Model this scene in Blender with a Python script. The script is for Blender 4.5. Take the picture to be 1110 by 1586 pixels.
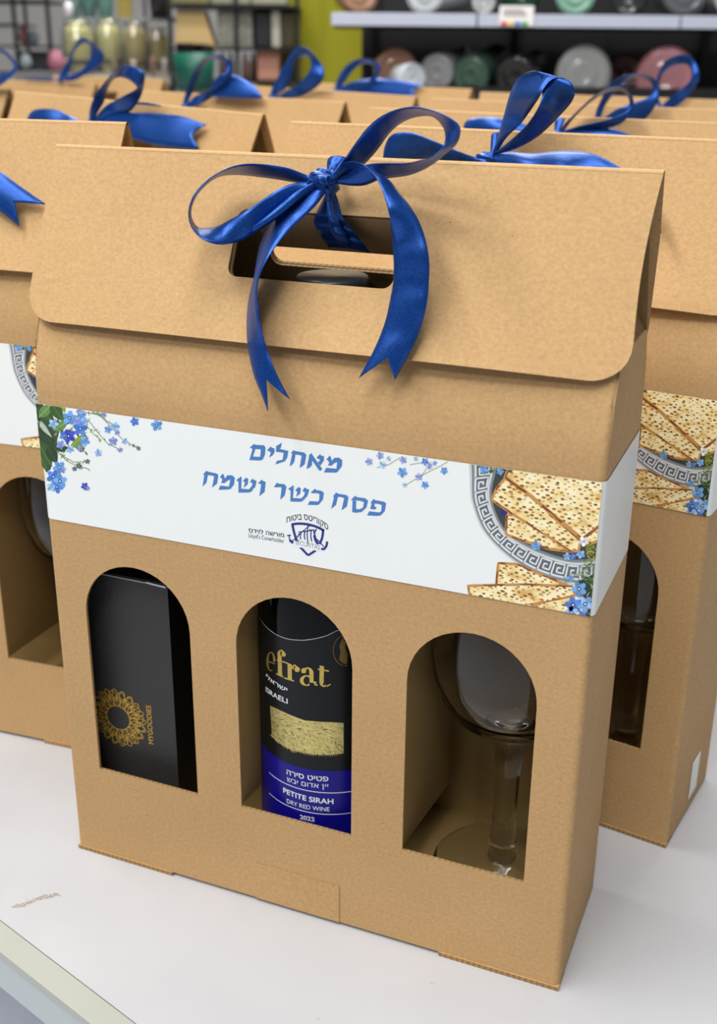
import bpy, bmesh, math, random
from mathutils import Vector, Matrix, noise
for o in list(bpy.data.objects): bpy.data.objects.remove(o)
scn = bpy.context.scene
col = scn.collection
PI = math.pi

# ------------------------------------------------------------------ camera
CAM = Vector((0.3418, -0.4283, 0.4092)); FPX = 1786.8
yaw, pitch, roll = -0.3899, 0.3764, 0.0095
cy, sy = math.cos(yaw), math.sin(yaw)
FWD = Vector((sy*math.cos(pitch), cy*math.cos(pitch), -math.sin(pitch)))
_r = Vector((cy, -sy, 0)); _u = _r.cross(FWD)
RGT = _r*math.cos(roll) + _u*math.sin(roll)
UPV = -_r*math.sin(roll) + _u*math.cos(roll)
cd = bpy.data.cameras.new('camera'); cam = bpy.data.objects.new('camera', cd); col.objects.link(cam)
m = Matrix.Identity(4)
for i in range(3):
    m[i][0] = RGT[i]; m[i][1] = UPV[i]; m[i][2] = -FWD[i]; m[i][3] = CAM[i]
cam.matrix_world = m
cd.sensor_fit = 'HORIZONTAL'; cd.sensor_width = 36; cd.lens = FPX/1110*36
cd.clip_start = 0.02; cd.clip_end = 60
cd.dof.use_dof = True; cd.dof.focus_distance = 0.515; cd.dof.aperture_fstop = 16
scn.camera = cam

# ------------------------------------------------------------------ world + lights
w = bpy.data.worlds.new('world'); scn.world = w; w.use_nodes = True
bgn = w.node_tree.nodes['Background']
bgn.inputs[0].default_value = (0.97, 0.98, 1.0, 1); bgn.inputs[1].default_value = 0.24

def area(name, loc, target, sx, sy_, power, color=(1, .99, .98)):
    l = bpy.data.lights.new(name, 'AREA'); l.shape = 'RECTANGLE'; l.size = sx; l.size_y = sy_
    l.energy = power; l.color = color
    o = bpy.data.objects.new(name, l); col.objects.link(o); o.location = loc
    o.rotation_euler = (Vector(target)-Vector(loc)).to_track_quat('-Z', 'Y').to_euler()
    return o
area('ceiling_and_fill_light', (-0.75, -0.5, 2.0), (-0.75, -0.5, 0), 0.3, 1.6, 40)
area('ceiling_and_fill_light', (0.1, -1.35, 2.2), (0.1, 0, 0.2), 1.6, 0.4, 24)  # added front fill, brightens the label and box fronts
area('ceiling_and_fill_light', (-0.6, -2.6, 2.3), (-0.5, -2.2, -0.9), 1.6, 0.4, 40)  # added aisle fill, brightens the floor below the table edge
area('ceiling_and_fill_light', (0.45, -0.7, 2.0), (0.45, -0.7, 0), 0.3, 1.6, 20)
area('ceiling_and_fill_light', (-0.6, 1.5, 2.0), (-0.6, 1.5, 0), 0.3, 1.6, 26)
area('ceiling_and_fill_light', (-1.2, 2.6, 2.2), (-1.2, 3.2, 0), 1.4, 0.3, 80)
area('ceiling_and_fill_light', (0.3, 1.6, 2.2), (0.0, 2.2, 0.2), 1.4, 0.3, 30)

scn.view_settings.view_transform = 'Standard'
scn.view_settings.look = 'None'
scn.view_settings.gamma = 1
scn.view_settings.use_curve_mapping = False
scn.view_settings.exposure = -0.2

# ------------------------------------------------------------------ helpers
def ray(x, y): return FWD + RGT*((x-555)/FPX) - UPV*((y-793)/FPX)
def hit(x, y, P, n):
    d = ray(x, y); return CAM + d*((P-CAM).dot(n)/d.dot(n))
def atd(x, y, D): return CAM + ray(x, y)*D          # point at depth D along the view
def lin(c):
    return tuple(((v/255)/12.92 if v/255 <= .04045 else ((v/255+.055)/1.055)**2.4) for v in c)

def empty(name, loc=(0, 0, 0), rz=0, label=None, cat=None, group=None, parent=None):
    o = bpy.data.objects.new(name, None); col.objects.link(o); o.location = loc; o.rotation_euler = (0, 0, rz)
    o.empty_display_size = .05
    if parent: o.parent = parent
    tag(o, label, cat, group); return o
def tag(o, label=None, cat=None, group=None, kind=None):
    if label: o['label'] = label
    if cat: o['category'] = cat
    if group: o['group'] = group
    if kind: o['kind'] = kind
    return o
def obj(name, me, mats, parent=None, smooth=False):
    if isinstance(me, bmesh.types.BMesh):
        bm = me; me = bpy.data.meshes.new(name); bm.to_mesh(me); bm.free()
    if not isinstance(mats, (list, tuple)): mats = [mats]
    if not len(me.materials):
        for q in mats: me.materials.append(q)
    o = bpy.data.objects.new(name, me); col.objects.link(o)
    if parent: o.parent = parent
    if smooth:
        for p in me.polygons: p.use_smooth = True
    return o
def bx(bm, x0, x1, y0, y1, z0, z1, M=None, bev=0):
    r = bmesh.ops.create_cube(bm, size=1)
    vs = r['verts']
    for v in vs:
        v.co = Vector(((x0+x1)/2+v.co.x*(x1-x0), (y0+y1)/2+v.co.y*(y1-y0), (z0+z1)/2+v.co.z*(z1-z0)))
    if bev:
        es = list({e for v in vs for e in v.link_edges})
        r2 = bmesh.ops.bevel(bm, geom=es, offset=bev, segments=2, affect='EDGES', profile=.6)
        vs = list({v for f in r2['faces'] for v in f.verts} | {v for v in vs if v.is_valid})
    if M is not None:
        for v in vs: v.co = M @ v.co
    return vs
def lathe(bm, prof, seg=48, M=None, caps=True):
    rows = []
    for r, z in prof:
        if r < 1e-6:
            rows.append([bm.verts.new((0, 0, z))])
        else:
            rows.append([bm.verts.new((r*math.cos(2*PI*k/seg), r*math.sin(2*PI*k/seg), z)) for k in range(seg)])
    for a, b in zip(rows, rows[1:]):
        if len(a) == 1 and len(b) == 1: continue
        for k in range(seg):
            k2 = (k+1) % seg
            if len(a) == 1: f = bm.faces.new((a[0], b[k2], b[k]))
            elif len(b) == 1: f = bm.faces.new((a[k], a[k2], b[0]))
            else: f = bm.faces.new((a[k], a[k2], b[k2], b[k]))
            f.smooth = True
    if M is not None:
        for rw in rows:
            for v in rw: v.co = M @ v.co
    return rows
def tube(bm, pts, r, seg=8):
    pts = [Vector(p) for p in pts]; rows = []
    for i, p in enumerate(pts):
        d = (pts[min(i+1, len(pts)-1)]-pts[max(i-1, 0)]).normalized()
        a = d.orthogonal().normalized(); b = d.cross(a)
        rows.append([bm.verts.new(p+a*r*math.cos(2*PI*k/seg)+b*r*math.sin(2*PI*k/seg)) for k in range(seg)])
    for A, B in zip(rows, rows[1:]):
        for k in range(seg): bm.faces.new((A[k], A[(k+1) % seg], B[(k+1) % seg], B[k])).smooth = True
    bm.faces.new(rows[0]); bm.faces.new(rows[-1][::-1])

def nodes(name):
    m = bpy.data.materials.new(name); m.use_nodes = True
    nt = m.node_tree; return m, nt, nt.nodes['Principled BSDF']
def mat(name, rgb, rough=.5, metal=0, bump=0, bscale=200, var=0, vscale=30, trans=0, ior=1.45, coat=0, stretch=(1, 1, 1), spec=.5, alpha=1, emit=0):
    m, nt, b = nodes(name); c = lin(rgb)
    b.inputs['Base Color'].default_value = (*c, 1); b.inputs['Roughness'].default_value = rough
    b.inputs['Metallic'].default_value = metal; b.inputs['Transmission Weight'].default_value = trans
    b.inputs['IOR'].default_value = ior; b.inputs['Coat Weight'].default_value = coat
    b.inputs['Specular IOR Level'].default_value = spec; b.inputs['Alpha'].default_value = alpha
    if var or bump:
        tc = nt.nodes.new('ShaderNodeTexCoord'); mp = nt.nodes.new('ShaderNodeMapping')
        mp.inputs['Scale'].default_value = stretch
        nt.links.new(tc.outputs['Object'], mp.inputs[0])
    if var:
        n = nt.nodes.new('ShaderNodeTexNoise'); n.inputs['Scale'].default_value = vscale; n.inputs['Detail'].default_value = 6
        nt.links.new(mp.outputs[0], n.inputs['Vector'])
        mx = nt.nodes.new('ShaderNodeMix'); mx.data_type = 'RGBA'
        mx.inputs[6].default_value = (*[v*(1-var) for v in c], 1); mx.inputs[7].default_value = (*[min(1, v*(1+var)) for v in c], 1)
        nt.links.new(n.outputs[0], mx.inputs[0]); nt.links.new(mx.outputs[2], b.inputs['Base Color'])
    if bump:
        n = nt.nodes.new('ShaderNodeTexNoise'); n.inputs['Scale'].default_value = bscale; n.inputs['Detail'].default_value = 4
        nt.links.new(mp.outputs[0], n.inputs['Vector'])
        bp = nt.nodes.new('ShaderNodeBump'); bp.inputs['Strength'].default_value = bump; bp.inputs['Distance'].default_value = .0005
        nt.links.new(n.outputs[0], bp.inputs['Height']); nt.links.new(bp.outputs[0], b.inputs['Normal'])
    return m

def kraft_material():
    m, nt, b = nodes('kraft_board'); b.inputs['Roughness'].default_value = .72; b.inputs['Specular IOR Level'].default_value = .35
    N = nt.nodes.new; L = nt.links.new
    tc = N('ShaderNodeTexCoord'); mp = N('ShaderNodeMapping'); mp.inputs['Scale'].default_value = (1, 1, 1.25); L(tc.outputs['Object'], mp.inputs[0])
    n1 = N('ShaderNodeTexNoise'); n1.inputs['Scale'].default_value = 520; n1.inputs['Detail'].default_value = 5; n1.inputs['Roughness'].default_value = .65; L(mp.outputs[0], n1.inputs['Vector'])
    n2 = N('ShaderNodeTexNoise'); n2.inputs['Scale'].default_value = 14; n2.inputs['Detail'].default_value = 3; L(mp.outputs[0], n2.inputs['Vector'])
    r = N('ShaderNodeValToRGB'); L(n1.outputs[0], r.inputs[0])
    r.color_ramp.elements[0].position = .3; r.color_ramp.elements[0].color = (*lin((180, 144, 97)), 1)
    r.color_ramp.elements[1].position = .72; r.color_ramp.elements[1].color = (*lin((201, 164, 114)), 1)
    mx = N('ShaderNodeMix'); mx.data_type = 'RGBA'; mx.blend_type = 'MULTIPLY'; mx.inputs[0].default_value = 1
    r2 = N('ShaderNodeValToRGB'); L(n2.outputs[0], r2.inputs[0])
    r2.color_ramp.elements[0].position = .3; r2.color_ramp.elements[0].color = (.93, .92, .91, 1)
    r2.color_ramp.elements[1].position = .7; r2.color_ramp.elements[1].color = (1, 1, 1, 1)
    L(r.outputs[0], mx.inputs[6]); L(r2.outputs[0], mx.inputs[7])
    # tiny dark and pale fibre flecks
    v = N('ShaderNodeTexVoronoi'); v.inputs['Scale'].default_value = 150; L(mp.outputs[0], v.inputs['Vector'])
    lt = N('ShaderNodeMath'); lt.operation = 'LESS_THAN'; lt.inputs[1].default_value = .055; L(v.outputs['Distance'], lt.inputs[0])
    sp = N('ShaderNodeSeparateColor'); L(v.outputs['Color'], sp.inputs[0])
    gt = N('ShaderNodeMath'); gt.operation = 'GREATER_THAN'; gt.inputs[1].default_value = .95; L(sp.outputs[0], gt.inputs[0])
    mu = N('ShaderNodeMath'); mu.operation = 'MULTIPLY'; L(lt.outputs[0], mu.inputs[0]); L(gt.outputs[0], mu.inputs[1])
    fl = N('ShaderNodeMix'); fl.data_type = 'RGBA'; L(mu.outputs[0], fl.inputs[0]); L(mx.outputs[2], fl.inputs[6]); fl.inputs[7].default_value = (*lin((120, 84, 48)), 1)
    L(fl.outputs[2], b.inputs['Base Color'])
    bp = N('ShaderNodeBump'); bp.inputs['Strength'].default_value = .12; bp.inputs['Distance'].default_value = .0002; L(n1.outputs[0], bp.inputs['Height']); L(bp.outputs[0], b.inputs['Normal'])
    return m
KRAFT = kraft_material()
def flute_material():
    m, nt, b = nodes('corrugated_edge'); b.inputs['Roughness'].default_value = .85
    N = nt.nodes.new; L = nt.links.new
    tc = N('ShaderNodeTexCoord'); wv = N('ShaderNodeTexWave'); wv.inputs['Scale'].default_value = 110; wv.inputs['Distortion'].default_value = 1.5
    L(tc.outputs['Object'], wv.inputs[0]); r = N('ShaderNodeValToRGB'); L(wv.outputs['Fac'], r.inputs[0])
    r.color_ramp.elements[0].color = (*lin((136, 108, 66)), 1); r.color_ramp.elements[1].color = (*lin((166, 134, 86)), 1)
    L(r.outputs[0], b.inputs['Base Color']); return m
FLUTE = flute_material()
INNER = mat('shaded_olive_inner', (140, 112, 64), .8, var=.12, vscale=220, bump=.1, bscale=400)  # olive inside faces, colour darkened so the interiors read as shaded
def ribbon_material():
    m, nt, b = nodes('blue_satin'); N = nt.nodes.new; L = nt.links.new
    b.inputs['Roughness'].default_value = .34; b.inputs['Specular IOR Level'].default_value = .5; b.inputs['Metallic'].default_value = .55
    b.inputs['Sheen Weight'].default_value = .08; b.inputs['Sheen Roughness'].default_value = .35
    b.inputs['Sheen Tint'].default_value = (.25, .45, 1, 1)
    b.inputs['Anisotropic'].default_value = .5
    tc = N('ShaderNodeTexCoord'); mp = N('ShaderNodeMapping'); mp.inputs['Scale'].default_value = (1, 1, 1); L(tc.outputs['Object'], mp.inputs[0])
    n = N('ShaderNodeTexNoise'); n.inputs['Scale'].default_value = 2600; n.inputs['Detail'].default_value = 1; L(mp.outputs[0], n.inputs['Vector'])
    r = N('ShaderNodeValToRGB'); L(n.outputs[0], r.inputs[0])
    r.color_ramp.elements[0].position = .35; r.color_ramp.elements[0].color = (*lin((10, 52, 124)), 1)
    r.color_ramp.elements[1].position = .7; r.color_ramp.elements[1].color = (*lin((24, 86, 172)), 1)
    L(r.outputs[0], b.inputs['Base Color'])
    bp = N('ShaderNodeBump'); bp.inputs['Strength'].default_value = .2; bp.inputs['Distance'].default_value = .0002; L(n.outputs[0], bp.inputs['Height']); L(bp.outputs[0], b.inputs['Normal'])
    return m
SATIN = ribbon_material()
LABELW = mat('label_paper', (236, 240, 238), .36, spec=.35, bump=.05, bscale=900)
def ink_material():
    m, nt, b = nodes('printed_ink'); a = nt.nodes.new('ShaderNodeVertexColor'); a.layer_name = 'ink'
    nt.links.new(a.outputs[0], b.inputs['Base Color']); b.inputs['Roughness'].default_value = .35; return m
INK = ink_material()
def matzah_material():
    m, nt, b = nodes('printed_matzah'); N = nt.nodes.new; L = nt.links.new; b.inputs['Roughness'].default_value = .4
    tc = N('ShaderNodeTexCoord'); mp = N('ShaderNodeMapping'); sx = N('ShaderNodeSeparateXYZ'); cx = N('ShaderNodeCombineXYZ'); L(tc.outputs['Object'], sx.inputs[0]); L(sx.outputs[0], cx.inputs[0]); L(sx.outputs[2], cx.inputs[1]); mp.inputs['Rotation'].default_value = (0, 0, math.radians(38)); mp.inputs['Scale'].default_value = (1, 1.75, 1); L(cx.outputs[0], mp.inputs[0])
    n = N('ShaderNodeTexNoise'); n.inputs['Scale'].default_value = 130; n.inputs['Detail'].default_value = 4; L(mp.outputs[0], n.inputs['Vector'])
    r = N('ShaderNodeValToRGB'); L(n.outputs[0], r.inputs[0])
    e = r.color_ramp.elements; e[0].position = .3; e[0].color = (*lin((216, 172, 96)), 1); e[1].position = .58; e[1].color = (*lin((250, 240, 196)), 1)
    e2 = e.new(.46); e2.color = (*lin((244, 222, 158)), 1)
    v = N('ShaderNodeTexVoronoi'); v.voronoi_dimensions = '2D'; v.inputs['Scale'].default_value = 360; v.inputs['Randomness'].default_value = .7; L(mp.outputs[0], v.inputs['Vector'])
    sp = N('ShaderNodeSeparateColor'); L(v.outputs['Color'], sp.inputs[0])
    th = N('ShaderNodeMapRange'); th.inputs[3].default_value = .12; th.inputs[4].default_value = .36; L(sp.outputs[0], th.inputs[0])
    lt = N('ShaderNodeMath'); lt.operation = 'LESS_THAN'; L(v.outputs['Distance'], lt.inputs[0]); L(th.outputs[0], lt.inputs[1])
    mx = N('ShaderNodeMix'); mx.data_type = 'RGBA'; L(lt.outputs[0], mx.inputs[0]); L(r.outputs[0], mx.inputs[6])
    r3 = N('ShaderNodeValToRGB'); L(sp.outputs[1], r3.inputs[0]); r3.color_ramp.elements[0].color = (*lin((92, 56, 24)), 1); r3.color_ramp.elements[1].color = (*lin((198, 140, 62)), 1)
    L(r3.outputs[0], mx.inputs[7]); L(mx.outputs[2], b.inputs['Base Color']); return m
MATZAH = matzah_material()

# flat artwork: polygons authored as point lists, mapped by a function onto a real surface
class Art:
    def __init__(s): s.items = []
    def poly(s, pts, rgb, lay=1, mi=0): s.items.append((pts, rgb, lay, mi))
    def stroke(s, pts, w, rgb, lay=1, closed=False):
        n = len(pts); L = []; R = []
        for i, (x, y) in enumerate(pts):
            if closed: a, b = pts[i-1], pts[(i+1) % n]
            else: a, b = pts[max(i-1, 0)], pts[min(i+1, n-1)]
            dx, dy = b[0]-a[0], b[1]-a[1]; l = math.hypot(dx, dy) or 1
            ww = (w[i] if isinstance(w, (list, tuple)) else w)/2
            L.append((x-dy/l*ww, y+dx/l*ww)); R.append((x+dy/l*ww, y-dx/l*ww))
        for i in range(n if closed else n-1):
            j = (i+1) % n; s.poly([L[i], L[j], R[j], R[i]], rgb, lay)
    def disc(s, x, y, r, rgb, lay=1, ry=None, n=10, rot=0):
        ry = ry or r; c, q = math.cos(rot), math.sin(rot)
        s.poly([(x+r*math.cos(2*PI*k/n)*c-ry*math.sin(2*PI*k/n)*q, y+r*math.cos(2*PI*k/n)*q+ry*math.sin(2*PI*k/n)*c) for k in range(n)], rgb, lay)
    def flower(s, x, y, r, rgb, lay=3, rot=0, ctr=(250, 250, 235)):
        for k in range(5):
            a = rot+2*PI*k/5; c = tuple(min(255, max(0, int(v*(1+.12*math.sin(k*2.3+x))))) for v in rgb)
            s.disc(x+.58*r*math.cos(a), y+.58*r*math.sin(a), r*.46, c, lay, r*.36, 8, a)
        s.disc(x, y, r*.28, tuple(int(v*.55) for v in rgb), lay+1, n=8); s.disc(x, y, r*.12, ctr, lay+2, n=6)
    def leaf(s, x0, y0, x1, y1, w, rgb, lay=2):
        L = []; R = []; dx, dy = x1-x0, y1-y0; l = math.hypot(dx, dy)
        for k in range(7):
            t = k/6; h = w*math.sin(PI*t**.8)/2
            L.append((x0+dx*t-dy/l*h, y0+dy*t+dx/l*h)); R.append((x0+dx*t+dy/l*h, y0+dy*t-dx/l*h))
        s.poly(L+R[::-1][1:-1], rgb, lay)
        s.stroke([(x0, y0), (x1, y1)], w*.07, tuple(min(255, int(v*1.35)) for v in rgb), lay+.5)
    def build(s, f, name, parent, mats, clip=None, step=.00002):
        bm = bmesh.new(); cl = bm.loops.layers.color.new('ink')
        for ip, (pts, rgb, lay, mi) in enumerate(s.items):
            try: fc = bm.faces.new([bm.verts.new(f(x, y, (lay+.07*(ip % 7))*step)) for x, y in pts])
            except ValueError: continue
            fc.material_index = mi; c = [(v/255) for v in rgb]
            for lp in fc.loops: lp[cl] = (*c, 1)
        if clip:
            for co, no in clip:
                g = bm.verts[:]+bm.edges[:]+bm.faces[:]
                bmesh.ops.bisect_plane(bm, geom=g, plane_co=co, plane_no=no, clear_outer=True)
        return obj(name, bm, mats, parent)

def inside(p, ring):
    c = False
    for (x0, y0), (x1, y1) in zip(ring, ring[1:]+ring[:1]):
        if (y0 > p[1]) != (y1 > p[1]) and p[0] < (x1-x0)*(p[1]-y0)/(y1-y0)+x0: c = not c
    return c
def fill_rings(rings):
    cu = bpy.data.curves.new('s', 'CURVE'); cu.dimensions = '2D'; cu.fill_mode = 'BOTH'
    for ring in rings:
        sp = cu.splines.new('POLY'); sp.points.add(len(ring)-1); sp.use_cyclic_u = True
        for p, (x, y) in zip(sp.points, ring): p.co = (x, y, 0, 1)
    o = bpy.data.objects.new('s', cu); col.objects.link(o)
    dg = bpy.context.evaluated_depsgraph_get(); dg.update()
    me = bpy.data.meshes.new_from_object(o.evaluated_get(dg)); bpy.data.objects.remove(o); bpy.data.curves.remove(cu)
    out = [[(me.vertices[i].co.x, me.vertices[i].co.y) for i in p.vertices] for p in me.polygons]
    bpy.data.meshes.remove(me); return out
def text_mesh(s, bold=0):
    cu = bpy.data.curves.new('t', 'FONT'); cu.body = s
    o = bpy.data.objects.new('t', cu); col.objects.link(o)
    dg = bpy.context.evaluated_depsgraph_get(); dg.update()
    cv = o.to_curve(dg); rings = []
    for sp in cv.splines:
        P = sp.bezier_points; ring = []
        if not len(P): ring = [(q.co[0], q.co[1]) for q in sp.points]
        for i in range(len(P)):
            p, q = P[i], P[(i+1) % len(P)]; c = [p.co, p.handle_right, q.handle_left, q.co]
            straight = abs((c[1]-c[0]).cross(c[3]-c[0]).z)+abs((c[2]-c[0]).cross(c[3]-c[0]).z) < 1e-6
            for k in range(1 if straight else 4):
                t = k/4; v = c[0]*(1-t)**3+c[1]*3*t*(1-t)**2+c[2]*3*t*t*(1-t)+c[3]*t**3; ring.append((v.x, v.y))
        rings.append(ring)
    o.to_curve_clear(); bpy.data.objects.remove(o); bpy.data.curves.remove(cu)
    def area_(r): return sum(x0*y1-x1*y0 for (x0, y0), (x1, y1) in zip(r, r[1:]+r[:1]))/2
    A = [area_(r) for r in rings]; big = max(A, key=abs)
    outer = [r for r, a_ in zip(rings, A) if a_*big > 0]; holes = [r for r, a_ in zip(rings, A) if a_*big < 0]
    polys = []
    for r in outer: polys += fill_rings([r]+[h for h in holes if inside(h[0], r)])
    if bold:
        for r in rings:
            for (x0, y0), (x1, y1) in zip(r, r[1:]+r[:1]):
                l = math.hypot(x1-x0, y1-y0)
                if l < 1e-6: continue
                ux, uy = (x1-x0)/l*bold, (y1-y0)/l*bold
                polys.append([(x0-ux-uy, y0-uy+ux), (x1+ux-uy, y1+uy+ux), (x1+ux+uy, y1+uy-ux), (x0-ux+uy, y0-uy-ux)])
    xs = [x for p in polys for x, y in p]; ys = [y for p in polys for x, y in p]
    return (polys, min(xs), max(xs), 0, max(ys))
def put_text(art, s, p0, p1, h, rgb, lay=3, bold=0, curve=0):
    """text from p0 to p1 (2-D surface coordinates, x right and y up), cap height h"""
    polys, xa, xb, ya, yb = text_mesh(s, bold)
    ux, uy = p1[0]-p0[0], p1[1]-p0[1]; l = math.hypot(ux, uy); ux /= l; uy /= l
    for pl in polys:
        q = []
        for x, y in pl:
            t = (x-xa)/(xb-xa); a = t*l; b = (y-ya)/(yb-ya)*h+curve*4*t*(1-t)
            q.append((p0[0]+ux*a-uy*b, p0[1]+uy*a+ux*b))
        art.poly(q, rgb, lay)

# flat sheet with holes: filled 2-D curve, extruded
def sheet(outer, holes, thick, M, cuts=0, inner=0):
    cu = bpy.data.curves.new('s', 'CURVE'); cu.dimensions = '2D'; cu.fill_mode = 'BOTH'; cu.extrude = thick/2
    for ring in [outer]+holes:
        sp = cu.splines.new('POLY'); sp.points.add(len(ring)-1); sp.use_cyclic_u = True
        for p, (x, y) in zip(sp.points, ring): p.co = (x, y, 0, 1)
    o = bpy.data.objects.new('s', cu); col.objects.link(o)
    dg = bpy.context.evaluated_depsgraph_get(); dg.update()
    me = bpy.data.meshes.new_from_object(o.evaluated_get(dg)); bpy.data.objects.remove(o); bpy.data.curves.remove(cu)
    bm = bmesh.new(); bm.from_mesh(me); bpy.data.meshes.remove(me)
    bmesh.ops.remove_doubles(bm, verts=bm.verts, dist=1e-6)
    bm.normal_update()
    for f in bm.faces:
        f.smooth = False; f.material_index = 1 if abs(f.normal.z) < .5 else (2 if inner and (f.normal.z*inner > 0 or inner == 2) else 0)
    if cuts:
        xs = [p[0] for p in outer]; ys = [p[1] for p in outer]
        for k in range(1, cuts):
            for ax, a, b in ((0, min(xs), max(xs)), (1, min(ys), max(ys))):
                co = [0, 0, 0]; no = [0, 0, 0]; co[ax] = a+(b-a)*k/cuts; no[ax] = 1
                bmesh.ops.bisect_plane(bm, geom=bm.verts[:]+bm.edges[:]+bm.faces[:], plane_co=co, plane_no=no)
    bmesh.ops.transform(bm, matrix=M, verts=bm.verts)
    return bm
def join(bms):
    out = bmesh.new()
    for b in bms:
        me = bpy.data.meshes.new('j'); b.to_mesh(me); b.free(); out.from_mesh(me); bpy.data.meshes.remove(me)
    return out
def rrect(x0, x1, y0, y1, r, n=6, corners=(1, 1, 1, 1)):
    p = []
    for (cx, cy_, a0), on in zip(((x1-r, y1-r, 0), (x0+r, y1-r, 90), (x0+r, y0+r, 180), (x1-r, y0+r, 270)), corners):
        if on: p += [(cx+r*math.cos(math.radians(a0+90*k/n)), cy_+r*math.sin(math.radians(a0+90*k/n))) for k in range(n+1)]
        else: p.append((cx+(r if a0 in (0, 270) else -r), cy_+(r if a0 in (0, 90) else -r)))
    return p
def arch(x0, x1, z0, ztop, n=20):
    r = (x1-x0)/2; zc = ztop-r
    return [(x0, z0), (x1, z0)]+[((x0+x1)/2+r*math.cos(PI*k/n), zc+r*math.sin(PI*k/n)) for k in range(n+1)]

# ------------------------------------------------------------------ setting
M_TABLE = mat('white_laminate', (232, 230, 231), .38, var=.02, vscale=9, bump=.04, bscale=500)
def table_material():
    m, nt, b = nodes('scuffed_white_laminate'); N = nt.nodes.new; L = nt.links.new
    b.inputs['Roughness'].default_value = .42
    tc = N('ShaderNodeTexCoord')
    n = N('ShaderNodeTexNoise'); n.inputs['Scale'].default_value = 18; n.inputs['Detail'].default_value = 5; L(tc.outputs['Object'], n.inputs['Vector'])
    r = N('ShaderNodeValToRGB'); L(n.outputs[0], r.inputs[0])
    r.color_ramp.elements[0].position = .3; r.color_ramp.elements[0].color = (*lin((186, 187, 190)), 1); r.color_ramp.elements[1].color = (*lin((196, 195, 198)), 1)
    v = N('ShaderNodeTexVoronoi'); v.inputs['Scale'].default_value = 46; mp = N('ShaderNodeMapping'); mp.inputs['Scale'].default_value = (1, 1.9, 1); mp.inputs['Rotation'].default_value = (0, 0, .7)
    L(tc.outputs['Object'], mp.inputs[0]); L(mp.outputs[0], v.inputs['Vector'])
    lt = N('ShaderNodeMath'); lt.operation = 'LESS_THAN'; lt.inputs[1].default_value = .06; L(v.outputs['Distance'], lt.inputs[0])
    sp = N('ShaderNodeSeparateColor'); L(v.outputs['Color'], sp.inputs[0])
    gt = N('ShaderNodeMath'); gt.operation = 'GREATER_THAN'; gt.inputs[1].default_value = .72; L(sp.outputs[1], gt.inputs[0])
    mu = N('ShaderNodeMath'); mu.operation = 'MULTIPLY'; L(lt.outputs[0], mu.inputs[0]); L(gt.outputs[0], mu.inputs[1])
    m2 = N('ShaderNodeMath'); m2.operation = 'MULTIPLY'; m2.inputs[1].default_value = .5; L(mu.outputs[0], m2.inputs[0])
    mx = N('ShaderNodeMix'); mx.data_type = 'RGBA'; L(m2.outputs[0], mx.inputs[0]); L(r.outputs[0], mx.inputs[6]); mx.inputs[7].default_value = (*lin((170, 162, 152)), 1)
    L(mx.outputs[2], b.inputs['Base Color']); return m
M_TOP = table_material()
M_TRIM = mat('pale_edge_trim', (176, 178, 168), .4)
M_TRIMD = mat('grey_metal_edge', (186, 194, 192), .4, metal=.1)
E0 = Vector((0.0124, -0.0826, 0)); E1 = Vector((0.0791, -0.103, 0)); ed = (E1-E0).normalized(); en = Vector((-ed.y, ed.x, 0))
tb = empty('display_table', (0, .9, -.9), 0, 'long white laminate display table with pale edge trim carrying all the gift boxes', 'table')
def tpt(a, b, z): p = E0+ed*a+en*b; return Vector((p.x, p.y-.9, z+.9))
def tbar(bm, a0, a1, b0, b1, z0, z1):
    vs = [bm.verts.new(tpt(a, b, z)) for z in (z0, z1) for a, b in ((a0, b0), (a1, b0), (a1, b1), (a0, b1))]
    for q in ((3, 2, 1, 0), (4, 5, 6, 7), (0, 1, 5, 4), (1, 2, 6, 5), (2, 3, 7, 6), (3, 0, 4, 7)): bm.faces.new([vs[k] for k in q])
bm = bmesh.new(); tbar(bm, -1.6, .9, .0135, 1.95, -.03, 0); obj('tabletop', bm, M_TOP, tb)
bm = bmesh.new(); tbar(bm, -1.6, .9, 0, .0128, -.004, .0003); obj('edge_trim', bm, M_TRIM, tb)['label'] = 'pale greenish grey edge trim'
bm = bmesh.new(); tbar(bm, -1.6, .9, 0.001, .012, -.026, -.0045); obj('edge_profile', bm, M_TRIMD, tb)['label'] = 'grey metal edge profile'
for a, b in ((-1.5, .1), (.8, .1), (.8, 1.85), (-1.5, 1.85)):
    bm = bmesh.new(); tbar(bm, a-.025, a+.025, b-.025, b+.025, -.9, -.03); obj('leg', bm, M_TRIMD, tb)
# scuff on the tabletop (brownish rubbed mark)
bm = bmesh.new(); random.seed(3)
for k in range(90):
    t = k/89; x = 20+72*t+random.uniform(-2, 2); y = 1404-19*t+1.5*math.sin(t*7)+random.uniform(-2.5, 2.5); s_ = random.uniform(.6, 1.6)
    p = hit(x, y, Vector((0, 0, 0)), Vector((0, 0, 1)))+Vector((0, -.9, .90004+k*1.5e-6)); r_ = .00045*s_
    bm.faces.new([bm.verts.new(p+Vector((r_*1.6*math.cos(a), r_*.7*math.sin(a), 0))) for a in (0, 1.2, 2.4, 3.6, 4.9)])
obj('scuff_mark', bm, mat('scuff', (158, 148, 134), .8), tb)['label'] = 'small brownish scuff mark'

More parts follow.
